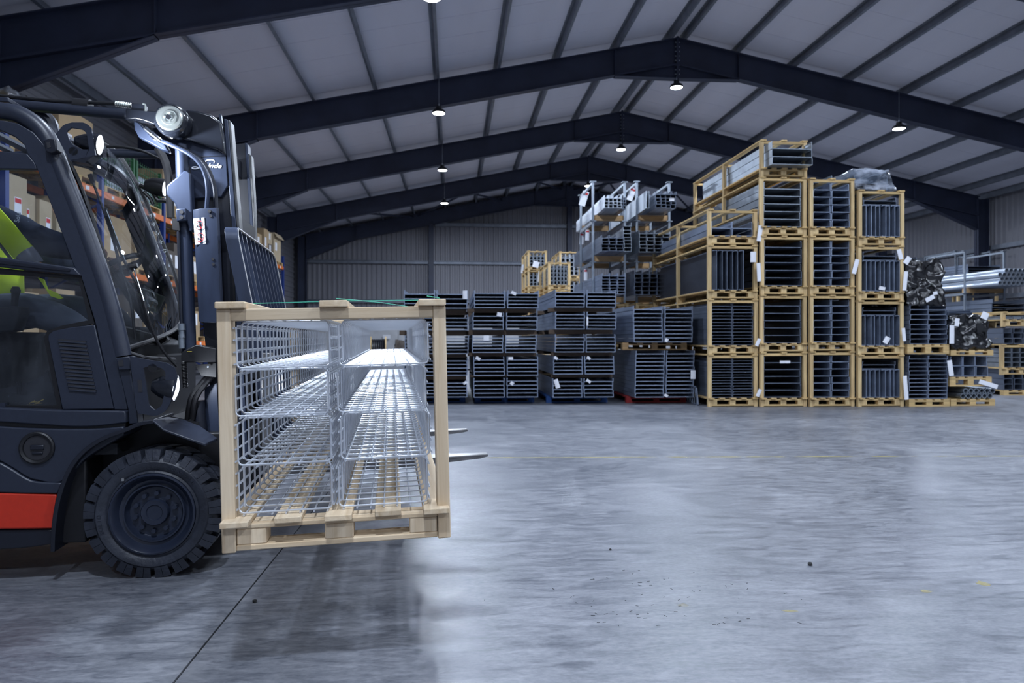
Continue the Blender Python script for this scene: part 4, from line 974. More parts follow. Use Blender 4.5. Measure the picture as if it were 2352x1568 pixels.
# ---- low stacks of bundled trays in the middle
def bundle_stack(cx, d, subs, bundles, where, pal, m='steel_tray'):
    base = at(subs[0][0], 900, d)
    for bi, (yt, yb, n, dx) in enumerate(bundles):
        zt, zb = zpx(yt, d), zpx(yb, d); zb = max(zb, .115)
        pitch = (zt-zb)/n
        pos = ('top', 'second highest', 'middle', 'second lowest', 'lowest')[bi] if len(bundles) == 5 else ('upper', 'lower')[bi]
        for h, (a, c) in enumerate(subs):
            x0 = at(a+dx, 0, d).x; x1 = at(c+dx, 0, d).x; sk = random.uniform(-.002, .002)
            lab = '%s %s bundle, %s' % (pos, ('left', 'right')[h], where)
            flat_stack(x0, x1, base.y+random.uniform(0, .03), zb, n, pitch, pitch*.96, 3.0, m, lab, 'bundled trays of the %s' % where, .013, .004, sk, name='cable_tray')
        if bi+1 < len(bundles) and len(bundles) == 5:        # bearers under this bundle
            z2 = zpx(bundles[bi+1][0], d); xa = at(subs[0][0], 0, d).x-.06; xb = at(subs[1][1], 0, d).x-.02
            for k, yy in enumerate((.22, 1.5, 2.6)):
                o = boxobj('timber_bearer', xa+random.uniform(-.05, .03), xb, base.y+yy, base.y+yy+.09, z2+.004, zb-.004, M['old_timber'])
                tag(o, '%s dark timber bearer under the %s bundle, %s' % (('front', 'middle', 'rear')[k], pos, where), 'timber', 'bearers under tray bundles')
    return base
def pallet(x0, x1, y0, L, z0, H, m, label, nm='pallet', group=None, along=True):
    t = thing(nm, label, 'pallet', (x0, y0, z0), (0,0,0), group); W = x1-x0; mm = M[m] if isinstance(m, str) else m
    bt = min(.022, H*.2)
    for y in (0, L/2-.05, L-.10):
        boxobj('bottom_board', 0, W, y, y+.10, 0, bt, mm, t)
        for x in (0, W/2-.05, W-.10): boxobj('pallet_block', x, x+.10, y, y+.10, bt, H-2*bt, mm, t)
        boxobj('stringer_board', 0, W, y, y+.10, H-2*bt, H-bt, mm, t)
    for i in range(5):
        x = (W-.10)*i/4; boxobj('deck_board', x, x+.10, 0, L, H-bt, H, mm, t)
    return t
D_ = 11.35
def bpal(xa, xb, m, label, d=D_, H=.108):
    x0 = at(xa, 0, d).x; x1 = at(xb, 0, d).x; y = at(xa, 0, d).y; pallet(x0, x1, y+.38, 2.3, 0, H, m, label)
bundle_stack(0, D_, ((927,999),(1002,1074)), [(665,708,4,0),(722,758,4,2),(770,813,5,2),(822,863,5,0),(874,916,5,0)], 'low stack behind the carried crate', None)
bpal(930, 1070, 'pallet_blue', 'blue pallet under the low tray stack behind the carried crate')
bundle_stack(1, D_, ((1089,1161),(1166,1239)), [(666,707,5,0),(717,757,4,-3),(769,810,5,-5),(819,863,5,-1),(868,916,5,-1)], 'second low tray stack', None)
bpal(1092, 1235, 'pallet_blue', 'blue pallet under the second low tray stack')
bundle_stack(2, D_, ((1276,1345),(1349,1419)), [(664,705,5,0),(715,756,5,0),(767,809,5,-1),(818,860,5,-4),(869,914,5,-6)], 'third low tray stack', None)
bpal(1262, 1410, 'pallet_blue', 'blue pallet under the third low tray stack')
bundle_stack(3, D_, ((1457,1526),(1530,1597)), [(702,786,9,0),(805,914,12,2)], 'fourth low tray stack', None)
bpal(1452, 1598, 'pallet_red', 'red pallet under the fourth low tray stack')
xa, xb = at(1440,0,D_).x, at(1596,0,D_).x
pallet(xa, xb, at(1440,0,D_).y+.3, 2.4, zpx(804.5,D_), zpx(787,D_)-zpx(804.5,D_), 'pallet_timber', 'brown pallet between the two halves of the fourth low tray stack')
# grating leaning beside the fourth stack
p = at(1604, 932, 11.25); gp = thing('leaning_grating', 'dark steel grating leaning beside the fourth low tray stack', 'grating', (p.x, p.y, 0), (0, -.10, 0))
b = B(); b.box(-.008,.008,0,.03,0,.31); b.box(-.008,.008,.97,1.0,0,.31); b.box(-.008,.008,0,1,0,.02); b.box(-.008,.008,0,1,.29,.31); b.build('frame', 'steel_tray', gp, smooth=0)
for k in range(1, 12):
    b = B(); b.box(-.004,.004,k*.083,k*.083+.008,.02,.29); b.build('grating_bar', 'steel_tray', gp, smooth=0)

# ---- right end: banded trays, pipes and wrapped goods on pallets
def lump(name, label, cat, x0, x1, y0, y1, z0, z1, amp, m, seed, n=18, taper=0.0):
    rnd = random.Random(seed); b = B(); from_noise = {}
    bm = bmesh.new(); bmesh.ops.create_cube(bm, size=1); bmesh.ops.subdivide_edges(bm, edges=bm.edges[:], cuts=n, use_grid_fill=True)
    from mathutils import noise as mn
    for v in bm.verts:
        p = Vector(v.co); tz = p.z+.5
        q = Vector((p.x*(1-taper*tz), p.y*(1-taper*tz), p.z))
        w = Vector(((x0+x1)/2+q.x*(x1-x0), (y0+y1)/2+q.y*(y1-y0), (z0+z1)/2+q.z*(z1-z0)))
        k = mn.noise_vector(w*5.5+Vector((seed, 0, 0)))*amp + mn.noise_vector(w*16+Vector((0, seed, 0)))*amp*.55
        if p.z < -.49: k.z = 0
        v.co = w + k
    me = bpy.data.meshes.new(name); bm.to_mesh(me); bm.free(); me.materials.append(M[m])
    me.polygons.foreach_set('use_smooth', [True]*len(me.polygons))
    o = bpy.data.objects.new(name, me); COL.objects.link(o); return tag(o, label, cat)
d5 = 11.08; X5 = lambda px: at(px, 0, d5).x; Y5 = at(2088, 0, d5).y
pallet(X5(2088), X5(2187), Y5, 3.0, 0, .115, SPINE[0], 'pale pallet on the floor under the two column banded trays')
w2 = (X5(2186)-X5(2090))/2
for h in range(2): flat_stack(X5(2090)+h*w2+.003, X5(2090)+(h+1)*w2-.003, Y5+.02, .119, 11, (zpx(816,d5)-.119)/11, .058, 2.9, 'steel_tray', ('left', 'right')[h]+' side, lower banded pile beside the crate columns', 'trays right of the crate columns', .009)
z2 = zpx(813, d5); pallet(X5(2084), X5(2186), Y5, 3.0, z2, .155, SPINE[0], 'pale pallet between the two banded tray piles right of the crates')
for h in range(2): flat_stack(X5(2092)+h*(w2-.01)+.003, X5(2092)+(h+1)*(w2-.01)-.003, Y5+.02, z2+.159, 8, (zpx(700,d5)-z2-.159)/8, .070, 2.9, 'steel_tray', ('left', 'right')[h]+' side, upper banded pile below black wrap', 'trays right of the crate columns', .009)
lump('wrapped_bundle', 'goods wrapped in glossy black film on top of the banded trays', 'wrapped goods', X5(2090), X5(2180), Y5+.03, Y5+2.6, zpx(701,d5), zpx(596,d5), .075, 'black_film', 3, 26, .08)
flat_stack(X5(2095), X5(2130), Y5+.2, zpx(596,d5)+.01, 2, .03, .028, 2.2, 'steel_tray_dark', 'dark, lying on the tall black wrapped goods', 'trays right of the crate columns', .006)
X6 = lambda px: at(px, 0, d5).x
pallet(X6(2192), X6(2302), Y5+.02, 1.6, 0, .11, SPINE[0], 'short pallet on the floor under the bundle of steel pipes')
pm = B(); pm.lathe([(.038,0),(.043,0),(.043,1.5),(.038,1.5),(.038,0)], (0,0,0), (0,1,0), 20); pme = None
for r in range(2):
    for k in range(6):
        b = B(); n = 20
        if pme is None:
            for (ra, rb) in (((.043, 0), (.043, 1.5)),): pass
            rings = [[(rr*math.cos(t), y, rr*math.sin(t)) for t in [2*math.pi*j/n for j in range(n)]] for rr, y in ((.032,0),(.044,0),(.044,1.5),(.032,1.5),(.032,0))]
            b.loft(rings, False); pme = b.mesh('pipe', 'galv', 40)
        o = inst('steel_pipe', pme, None, (X6(2226)+k*.092+r*.046, Y5+.05, .11+.046+r*.08)); tag(o, '%s steel pipe from left, %s row, short floor pallet' % ((('first',)+OW[1:])[k], ('lower', 'upper')[r]), 'pipe', 'steel pipes on the short pallet')
zc = zpx(888, d5); pallet(X6(2192), X6(2296), Y5+.04, 1.6, zc, .15, SPINE[0], 'pale pallet above the bundle of steel pipes')
w3 = (X6(2290)-X6(2197))/3
for h in range(3): flat_stack(X6(2197)+h*w3+.003, X6(2197)+(h+1)*w3-.003, Y5+.06, zc+.154, 2, .165, .155, 1.5, 'steel_tray', ('left', 'middle', 'right')[h]+' pair of six deep channels under black wrap', 'deep channels at right', .012)
ze = zc+.154+.33; pallet(X6(2194), X6(2300), Y5+.04, 1.6, ze+.01, .09, SPINE[0], 'thin pallet above the six deep steel channels')
lump('wrapped_bundle', 'low goods wrapped in black film on the deep channel stack at right', 'wrapped goods', X6(2200), X6(2296), Y5+.06, Y5+1.5, ze+.104, zpx(726,d5), .075, 'black_film', 9, 24, .06)
flat_stack(X6(2205), X6(2265), Y5+.2, zpx(728,d5)+.04, 2, .03, .05, 1.2, 'steel_tray_dark', 'dark, lying on the low black wrapped goods', 'trays right of the crate columns', .006)
# clear film over the fourth crate column
lump('film_bundle', 'crumpled clear plastic wrap over goods topping the fourth crate column', 'plastic wrap', at(1966,0,11.04).x, at(2066,0,11.04).x, at(1966,0,11.04).y+.02, at(1966,0,11.04).y+2.4, zpx(435,11.04)+.004, zpx(382,11.04), .035, 'clear_film', 5, 16, .12)
flat_stack(at(1976,0,11.04).x, at(2058,0,11.04).x, at(1976,0,11.04).y+.15, zpx(435,11.04)+.006, 2, .13, .12, 2.1, 'galv', 'galvanised, under the clear plastic wrap', 'trays under clear wrap', .008)

# ---- steel stillages with long channels behind the low stacks
def strut_mesh(w, L, m):
    return tray_mesh(w, w, L, .006, m, .012)
def stillage(xa, xb, d, z0, H, L, label):
    X0, X1 = at(xa,0,d).x, at(xb,0,d).x; Y0 = at((xa+xb)/2,0,d).y; W = X1-X0
    t = thing('post_stillage', label, 'stillage', (X0, Y0, z0), (0,0,0), 'steel post stillages')
    for y in (0, L):
        boxobj('timber_beam', 0, W, y-.05, y+.05, .02, .13, M['pallet_timber'], t)
        for x in (0, W): boxobj('post', x-.022, x+.022, y-.022-.05, y+.022-.05, 0, H, M['galv'], t); boxobj('post_cap', x-.06, x+.06, y-.08-.05+.03, y+.08-.05-.03, H, H+.015, M['galv'], t)
    for x in (0, W):
        boxobj('top_bar', x-.022, x+.022, -.03, L-.09, H-.05, H-.004, M['galv'], t); boxobj('base_rail', x-.02, x+.02, -.03, L-.09, .0, .02, M['galv'], t)
    return X0, X1, Y0
dS = 14.3
lv = [(1.80, .835), (2.635, .835), (3.47, .80)]
lvn = ('lower', 'middle', 'top')
for si, (xa, xb) in enumerate(((1360,1434),(1460,1536))):
    for li, (z0, H) in enumerate(lv):
        X0, X1, Y0 = stillage(xa, xb, dS, z0, H, 1.35, 'grey steel post stillage, %s level, %s of the two behind the tray stacks' % (lvn[li], ('left', 'right')[si]))
    # support crates beneath, hidden by the low stacks
    crate('slatted_crate', 'low crate hidden under the %s steel stillages' % ('left', 'right')[si], (X0-.05, Y0-.2, 0), (0,0,0), X1-X0+.1, 1.9, 1.80, SPINE, None, post=(.06,.06))
def block(xl_px, y, z0, nx, nz, w, h, L, m, label, group):
    X0 = at(xl_px, 0, dS-.6).x
    for i in range(nx):
        for k in range(nz):
            me = tray_mesh(w, h, L, .007, m, .012); o = inst('strut_channel', me, None, (X0+i*(w+.004), y+random.uniform(-.04,.04), z0+k*(h+.002))); tag(o, '%s up, %s from left, %s' % (OW[k], (('first',)+OW[1:])[i], label), 'strut channel', group)
Yb = at(1400,0,dS).y-.75
block(1384, Yb, 3.615, 4, 4, .082, .060, 3.1, 'galv_bright', 'bright channel, top left stillage', 'channels on the left stillage')
block(1424, Yb+.1, 3.615, 2, 4, .05, .060, 3.1, 'steel_tray_dark', 'narrow dark channel, top left stillage', 'channels on the left stillage')
block(1480, Yb, 3.615, 1, 1, .06, .34, 3.1, 'galv', 'tall galvanised channel, top right stillage', 'channels on the right stillage')
block(1500, Yb-.1, 3.615, 4, 5, .098, .062, 3.1, 'steel_tray_dark', 'dark channel, top right stillage', 'channels on the right stillage')
block(1378, Yb, 2.78, 3, 5, .14, .060, 3.1, 'steel_tray_dark', 'dark channel, middle left stillage', 'channels on the left stillage')
block(1430, Yb+.05, 2.78, 1, 8, .15, .068, 3.1, 'galv', 'tall galvanised pile, middle left stillage', 'channels on the left stillage')
block(1468, Yb+.1, 2.78, 4, 6, .15, .070, 3.1, 'galv', 'galvanised channel, middle right stillage', 'channels on the right stillage')
block(1378, Yb, 1.945, 3, 7, .15, .055, 3.1, 'steel_tray', 'grey channel, lower left stillage', 'channels on the left stillage')
block(1460, Yb+.2, 1.945, 4, 6, .15, .08, 3.1, 'steel_tray_dark', 'dark channel, lower right stillage', 'channels on the right stillage')

# ---- far crates of mesh trays, left of the stillages
def far_stack(xl, xr, d, tops, names, grid, m, fill):
    X0, X1 = at(xl,0,d).x, at(xr,0,d).x; Y0 = at(xl,0,d).y; z = 0
    zs = sorted([zpx(t, d) for t in tops]); zs = [0] + zs
    for i in range(len(zs)-1):
        crate('slatted_crate', names[i], (X0, Y0, zs[i]), (0,0,0), X1-X0, 2.2, zs[i+1]-zs[i]-.002, SPINE, 'far timber crates', post=(.07,.07))
        if i >= fill:
            nx, nz = grid; w = (X1-X0-.16)/nx; h = (zs[i+1]-zs[i]-.24)/nz
            for a in range(nx):
                for c in range(nz):
                    o = inst('mesh_tray', tray_mesh(w-.012, h*.9, 2.0, .014, m, .03), None, (X0+.08+a*w, Y0+.05, zs[i]+.146+c*h)); tag(o, '%s up, %s from left, %s' % (OW[c], (('first',)+OW[1:])[a], names[i].replace('timber crate of trays', 'tray in crate')), 'cable tray', 'trays in far crates')
far_stack(1212, 1257, 25.0, (575, 620, 665, 712, 762), ['timber crate of trays at the foot of the far left pile', 'timber crate of trays low in the far left pile', 'timber crate of trays midway up the far left pile', 'timber crate of trays second from top of the far left pile', 'timber crate of trays topping the far left pile'], (4,4), 'galv', 3)
far_stack(1259, 1311, 21.0, (601, 664, 730, 795), ['timber crate of trays at the foot of the far right pile', 'timber crate of trays low in the far right pile', 'timber crate of trays second from top of the far right pile', 'timber crate of trays topping the far right pile'], (5,5), 'galv', 3)
far_stack(1285, 1335, 26.5, (577, 640, 700, 765), ['timber crate of trays at the foot of the hindmost pile', 'timber crate of trays low in the hindmost pile', 'timber crate of trays second from top of the hindmost pile', 'timber crate of trays topping the hindmost pile'], (4,5), 'galv_bright', 2)

# ---- far right corner: tubes on stillages and more crates
dR = 19.0
for li, (z0, H) in enumerate(((0, 1.25), (1.25, 1.05), (2.30, 1.15))):
    X0, X1, Y0 = stillage(2210, 2306, dR, z0, H, 1.5, 'grey steel stillage at the far right wall, %s level' % lvn[li])
tm = B(); n = 14; tm.loft([[(rr*math.cos(t), y, rr*math.sin(t)) for t in [2*math.pi*j/n for j in range(n)]] for rr, y in ((.05,0),(.06,0),(.06,3.6),(.05,3.6),(.05,0))], False); tme = tm.mesh('tube', 'galv_bright', 40)
for k in range(8):
    for r in range(4 - (k in (0, 7))):
        o = inst('steel_tube', tme, None, (X0+.15+k*.122+(r % 2)*.06, Y0-1.1, 2.30+.135+.062+r*.108)); tag(o, '%s bright tube from left, %s row, far right stillage' % ((('first',)+OW[1:])[k], OW[r]), 'tube', 'galvanised tubes at far right')
flat_stack(X0+.1, X1-.1, Y0-.9, 1.25+.14, 6, .12, .11, 3.2, 'steel_tray_dark', 'middle level of the far right stillage', 'trays at far right', .012)
flat_stack(X0+.1, X1-.1, Y0-.9, .14, 7, .13, .12, 3.2, 'steel_tray_dark', 'lower level of the far right stillage', 'trays at far right', .012)
# second stillage row further back
X0, X1, Y0 = stillage(2190, 2275, 25.0, 3.0, 1.2, 1.6, 'distant grey steel stillage near the right wall')
flat_stack(X0+.05, X1-.05, Y0-.6, 3.14, 6, .09, .08, 3.0, 'steel_tray', 'distant stillage near the right wall', 'trays at far right', .012)
crate('slatted_crate', 'tall crate under the distant stillage near the right wall', (X0-.1, Y0-.3, 0), (0,0,0), X1-X0+.2, 2.2, 3.0, SPINE, None, post=(.08,.08))
dT = 13.2
def rcrate(px0, px1, y0, y1, lab, grid, m):
    A = at(px0, 0, dT); X0, X1 = A.x, at(px1,0,dT).x; z0, z1 = max(zpx(y0,dT), 0), zpx(y1,dT)
    crate('slatted_crate', lab, (X0, A.y, z0), (0,0,0), X1-X0, 2.4, z1-z0-.002, SPINE, 'crates at the right edge', post=(.06,.06))
    nx, nz = grid; w = (X1-X0-.14)/nx; h = (z1-z0-.22)/nz
    for a in range(nx):
        for c in range(nz):
            o = inst('mesh_tray', tray_mesh(w-.01, h*.9, 2.2, .010, m, .02), None, (X0+.07+a*w, A.y+.03, z0+.144+c*h)); tag(o, '%s up, %s from left, tray in %s' % (OW[c], (('first',)+OW[1:])[a], lab.split(',')[0]), 'cable tray', 'trays in crates at the right edge')
A = at(2306,0,dT)
pallet(A.x, A.x+.85, A.y, 2.4, 0, .10, SPINE[0], 'pale pallet at the right edge of the picture')
for h in range(4): flat_stack(A.x+.02+h*.2, A.x+.2+h*.2, A.y+.02, .104, 4, .105, .10, 2.2, 'steel_tray_dark', (('first',)+OW[1:])[h]+' pile from left on the right edge pallet', 'trays at the right edge', .010)
rcrate(2300, 2400, 861, 790, 'timber crate at the right edge above dark trays, mesh inside', (4,4), 'galv')
for h in range(4): flat_stack(A.x+.02+h*.2, A.x+.2+h*.2, A.y+.02, zpx(789,dT), 3, .10, .095, 2.2, 'steel_tray_dark', (('first',)+OW[1:])[h]+' pile from left between the right edge crates', 'trays at the right edge', .010)
rcrate(2303, 2405, 750, 715, 'shallow timber crate at the right edge, topmost', (4,1), 'galv')

# ---- paper tags
def paper(px, py, w, h, d, lab, rot=0.0, red=False, curl=.012):
    if d in (11.2, 10.9):        # lies on the front plane of the stack it belongs to
        ref = max((q for q in (927,1089,1276,1457,1627,1747,1861,1972,2088) if q-14 <= px), default=927); dd = D_ if ref < 1600 else 11.04
        ypl = at(ref, 0, dd).y-.002; r1 = at(px, py, 1.0); d = ypl/r1.y
    if 'black wrapped' in lab: d += .05
    if 'low black wrapped' in lab: d += .07
    if 'above the steel pipes' in lab: d += .06
    c = at(px, py, d); W, H = w/FPX*d, h/FPX*d
    b = B(); n = 6; fr = []; bk = []; curl = .008
    for i in range(n+1):
        u = i/n-.5; yy = curl*math.cos(u*3)*-1
        fr += [(u*W, yy, -H/2), (u*W, yy-curl*.6, H/2)]
    vs = fr + [(x, y+.002, z) for x, y, z in fr]; m_ = len(fr); fs = []
    for i in range(n): k = 2*i; fs += [(k, k+2, k+3, k+1), (m_+k, m_+k+1, m_+k+3, m_+k+2)]
    fs += [(0,1,m_+1,m_), (2*n,m_+2*n,m_+2*n+1,2*n+1)]
    b.add(vs, fs)
    t = thing('paper_tag', lab, 'paper tag', c, (0, rot, -TH), 'white paper tags'); b.build('sheet', 'paper', t, smooth=60)
    if red: 
        r_ = B(); r_.box(-W*.4, W*.4, -curl*1.6-.004, -curl*1.6-.001, H*.28, H*.42); r_.build('red_header', 'paper_red', t, smooth=0)
TG = [(1068,677,10,20,11.2,'white tag on the top right bundle behind the carried crate',0,0),
 (1147,722,11,9,11.2,'small tag on the second bundle of the second low stack',.2,0), (1117,776,13,12,11.2,'white tag inside the middle bundle of the second low stack',0,0),
 (1098,823,11,7,11.2,'folded tag at upper left of the second lowest bundle, second low stack',.5,0), (1173,823,11,7,11.2,'folded tag at middle of the second lowest bundle, second low stack',0,0),
 (1176,880,8,8,11.2,'twisted tag on the lowest bundle of the second low stack',.6,0), (1068,879,9,6,11.2,'twisted tag on the lowest bundle behind the carried crate',-.5,0),
 (1180,673,12,7,11.2,'folded tag on the top of the second low stack',.5,0), (1279,881,10,21,11.2,'tilted white tag on the lowest left bundle of the third low stack',-.3,0), (1349,738,4,20,11.2,'narrow tag between bundles of the third low stack',0,0),
 (1352,875,11,6,11.2,'twisted tag on the lowest bundle of the third low stack',.6,0), (1277,822,9,6,11.2,'twisted tag at left of the second lowest bundle, third low stack',.6,0), (1352,822,9,6,11.2,'twisted tag at middle of the second lowest bundle, third low stack',.6,0),
 (1592,860,11,20,11.2,'white tag at the right edge of the fourth low stack',0,0), (1531,781,7,8,11.2,'small tag at the foot of the upper fourth stack',.4,0), (1530,908,9,6,11.2,'small tag at the foot of the lower fourth stack',.5,0),
 (1730,590,13,24,10.9,'white label on the upright trays of the leftmost crate column',0,0), (1743,625,9,42,10.9,'long white sheet hanging beside the third leftmost crate',-.05,0), (1745,536,10,36,10.9,'curled white sheet hanging by the top leftmost crate',.12,0),
 (1741,786,8,18,10.9,'torn sheet at the foot of the second leftmost crate',.4,0), (1743,902,8,18,10.9,'torn sheet at the foot of the bottom leftmost crate',.4,0), (1803,831,24,6,10.9,'folded white sheet inside the bottom crate of the second column',0,0),
 (1965,612,10,34,10.9,'pointed white sheet between the third and fourth crate columns',.25,0), (2067,584,10,24,10.9,'tilted white tag near the top of the fourth crate column',-.25,0), (2079,645,9,44,10.9,'long white sheet on the right of the fourth crate column',.08,0),
 (2076,768,8,30,10.9,'white sheet beside the second crate of the fourth column',-.1,0), (2080,890,9,55,10.9,'long white sheet beside the bottom crate of the fourth column',-.08,0), (2036,781,12,16,10.9,'crumpled white tag on the second crate of the fourth column',.5,0), (2084,598,12,18,10.9,'tilted white tag beside the black wrapped goods',.6,0), (2026,662,14,8,10.9,'crumpled tag low on the third crate of the fourth column',.2,0),
 (2186,768,11,42,10.9,'white sheet right of the upper banded tray pile',0,0), (2183,845,11,36,10.9,'pointed white sheet right of the lower banded tray pile',-.15,0), (2136,685,22,10,10.9,'white label under the black wrapped goods',-.5,0), (2148,673,10,7,10.9,'small label on the black wrapped goods',-.2,0), (2270,882,44,10,10.9,'crumpled white sheet above the steel pipes',.3,0),
 (2262,725,16,16,10.9,'crumpled white film on the low black wrapped goods',.4,0), (2198,740,10,18,10.9,'white scrap left of the low black wrapped goods',.1,0),
 (1341,456,15,34,15.2,'large white tag with red print hanging from the top left stillage',.3,1), (1336,548,9,26,15.56,'white tag with red header, left of two on the middle stillage',.05,1), (1349,540,9,24,14.8,'white tag with red header, right of two on the middle stillage',.05,1), (1345,631,8,26,15.0,'white tag with red header on the lower left stillage',0,1), (1450,446,14,30,14.65,'white tag with red print hanging on the top right stillage',.35,1),
 (1543,458,12,7,13.56,'white scrap on the top right stillage block',0,0), (1231,607,14,14,24.97,'white label on the topmost far left crate',.3,0), (1200,617,5,20,26.9,'white slip on the side of the far left crate pile',.1,0), (1238,635,5,24,23.2,'white slip on the side of the far right crate pile',.1,0)]
for px, py, w_, h_, d_, lab, rr, red in TG: paper(px, py, w_, h_, d_, lab, rr, bool(red))
# ================================================================ PALLET RACKING ALONG THE LEFT WALL
RXF, RXB = -6.55, -7.55
UY = [5.2+2.8*k for k in range(9)]           # upright frames
rk = thing('pallet_rack', 'blue and orange pallet racking along the left wall', 'pallet rack', (RXF, UY[0], 0))
def rl(x, y): return (x-RXF, y-UY[0])
for y in UY:
    for x in (RXF, RXB):
        a, c = rl(x, y); boxobj('upright', a-.045, a+.045, c-.045, c+.045, 0, 4.25, M['rack_blue'], rk)
    b = B(); zz = .3; s_ = 0
    while zz < 3.9:
        xa, xb = (RXF, RXB) if s_ % 2 == 0 else (RXB, RXF); b.bar((xa-RXF, y-UY[0], zz), (xb-RXF, y-UY[0], zz+.55), .03, .03); zz += .55; s_ += 1
    b.build('frame_lacing', 'rack_blue', rk, smooth=0)
for i in range(len(UY)-1):
    for z in (.95, 2.36, 3.78):
        for x in (RXF+.01, RXB-.01):
            a, c = rl(x, UY[i]); boxobj('beam', a-.03, a+.03, c+.045, c+2.755, z-.06, z+.06, M['rack_orange'], rk)
        a, c = rl(RXF+.041, UY[i]+.35); boxobj('beam_label', a-.001, a+.001, c, c+.09, z-.03, z+.03, M['paper'], rk)
        a, c = rl(RXF+.041, UY[i]+2.2); boxobj('beam_label', a-.001, a+.001, c, c+.12, z-.035, z+.035, M['paper'], rk)
rnd = random.Random(11)
boxn = 0
levn = {.0: 'on the floor of', .95: 'on the low shelf of', 2.36: 'on the middle shelf of', 3.78: 'on the top shelf of'}
bayn = ['the nearest', 'the second', 'the third', 'the fourth', 'the fifth', 'the sixth', 'the seventh', 'the farthest']
def carton(x, y, z, sx, sy, sz, m, lab, red=False, flaps=False):
    t = thing('cardboard_box', lab, 'cardboard box', (x, y, z), (0, 0, rnd.uniform(-.03, .03)), 'boxes on the pallet racking')
    boxobj('carton', -sx, 0, 0, sy, 0, sz, M[m], t)
    boxobj('tape', -sx*.55, -sx*.45, -.002, sy+.002, sz*.85, sz+.002, M['tape'], t)
    w_, h_ = min(.26, sy*.35), min(.30, sz*.5); yy = sy*rnd.uniform(.1, .5); zz = sz*rnd.uniform(.25, .45)
    boxobj('label_sheet', 0.0, .003, yy, yy+w_, zz, zz+h_, M['paper'], t)
    if red: boxobj('label_header', .003, .005, yy+.01, yy+w_-.01, zz+h_*.72, zz+h_*.95, M['paper_red'], t)
    if flaps:
        b = B(); b.add([(0, 0, sz), (.0, sy, sz), (.12, sy, sz-.18), (.12, 0, sz-.18), (0.01, 0, sz+.01), (.01, sy, sz+.01), (.13, sy, sz-.17), (.13, 0, sz-.17)], [(0,1,2,3),(4,7,6,5),(0,4,5,1),(1,5,6,2),(2,6,7,3),(3,7,4,0)]); b.build('flap', m, t, smooth=0)
    return t
def rack_pallet(x, y, z, L, lab):
    t = thing('pallet', lab, 'pallet', (x, y, z), (0,0,0), 'pallets on the racking')
    mm = M['stack_pine_y']
    for k in range(5): boxobj('deck_board', -1.0+k*.225, -.9+k*.225, 0, L, .10, .12, mm, t)
    for yy in (0, L/2-.05, L-.1):
        for k in range(3): boxobj('pallet_block', -1.0+k*.45, -.9+k*.45, yy, yy+.1, .02, .10, mm, t)
        boxobj('bottom_board', -1.0, 0, yy, yy+.1, 0, .02, mm, t)
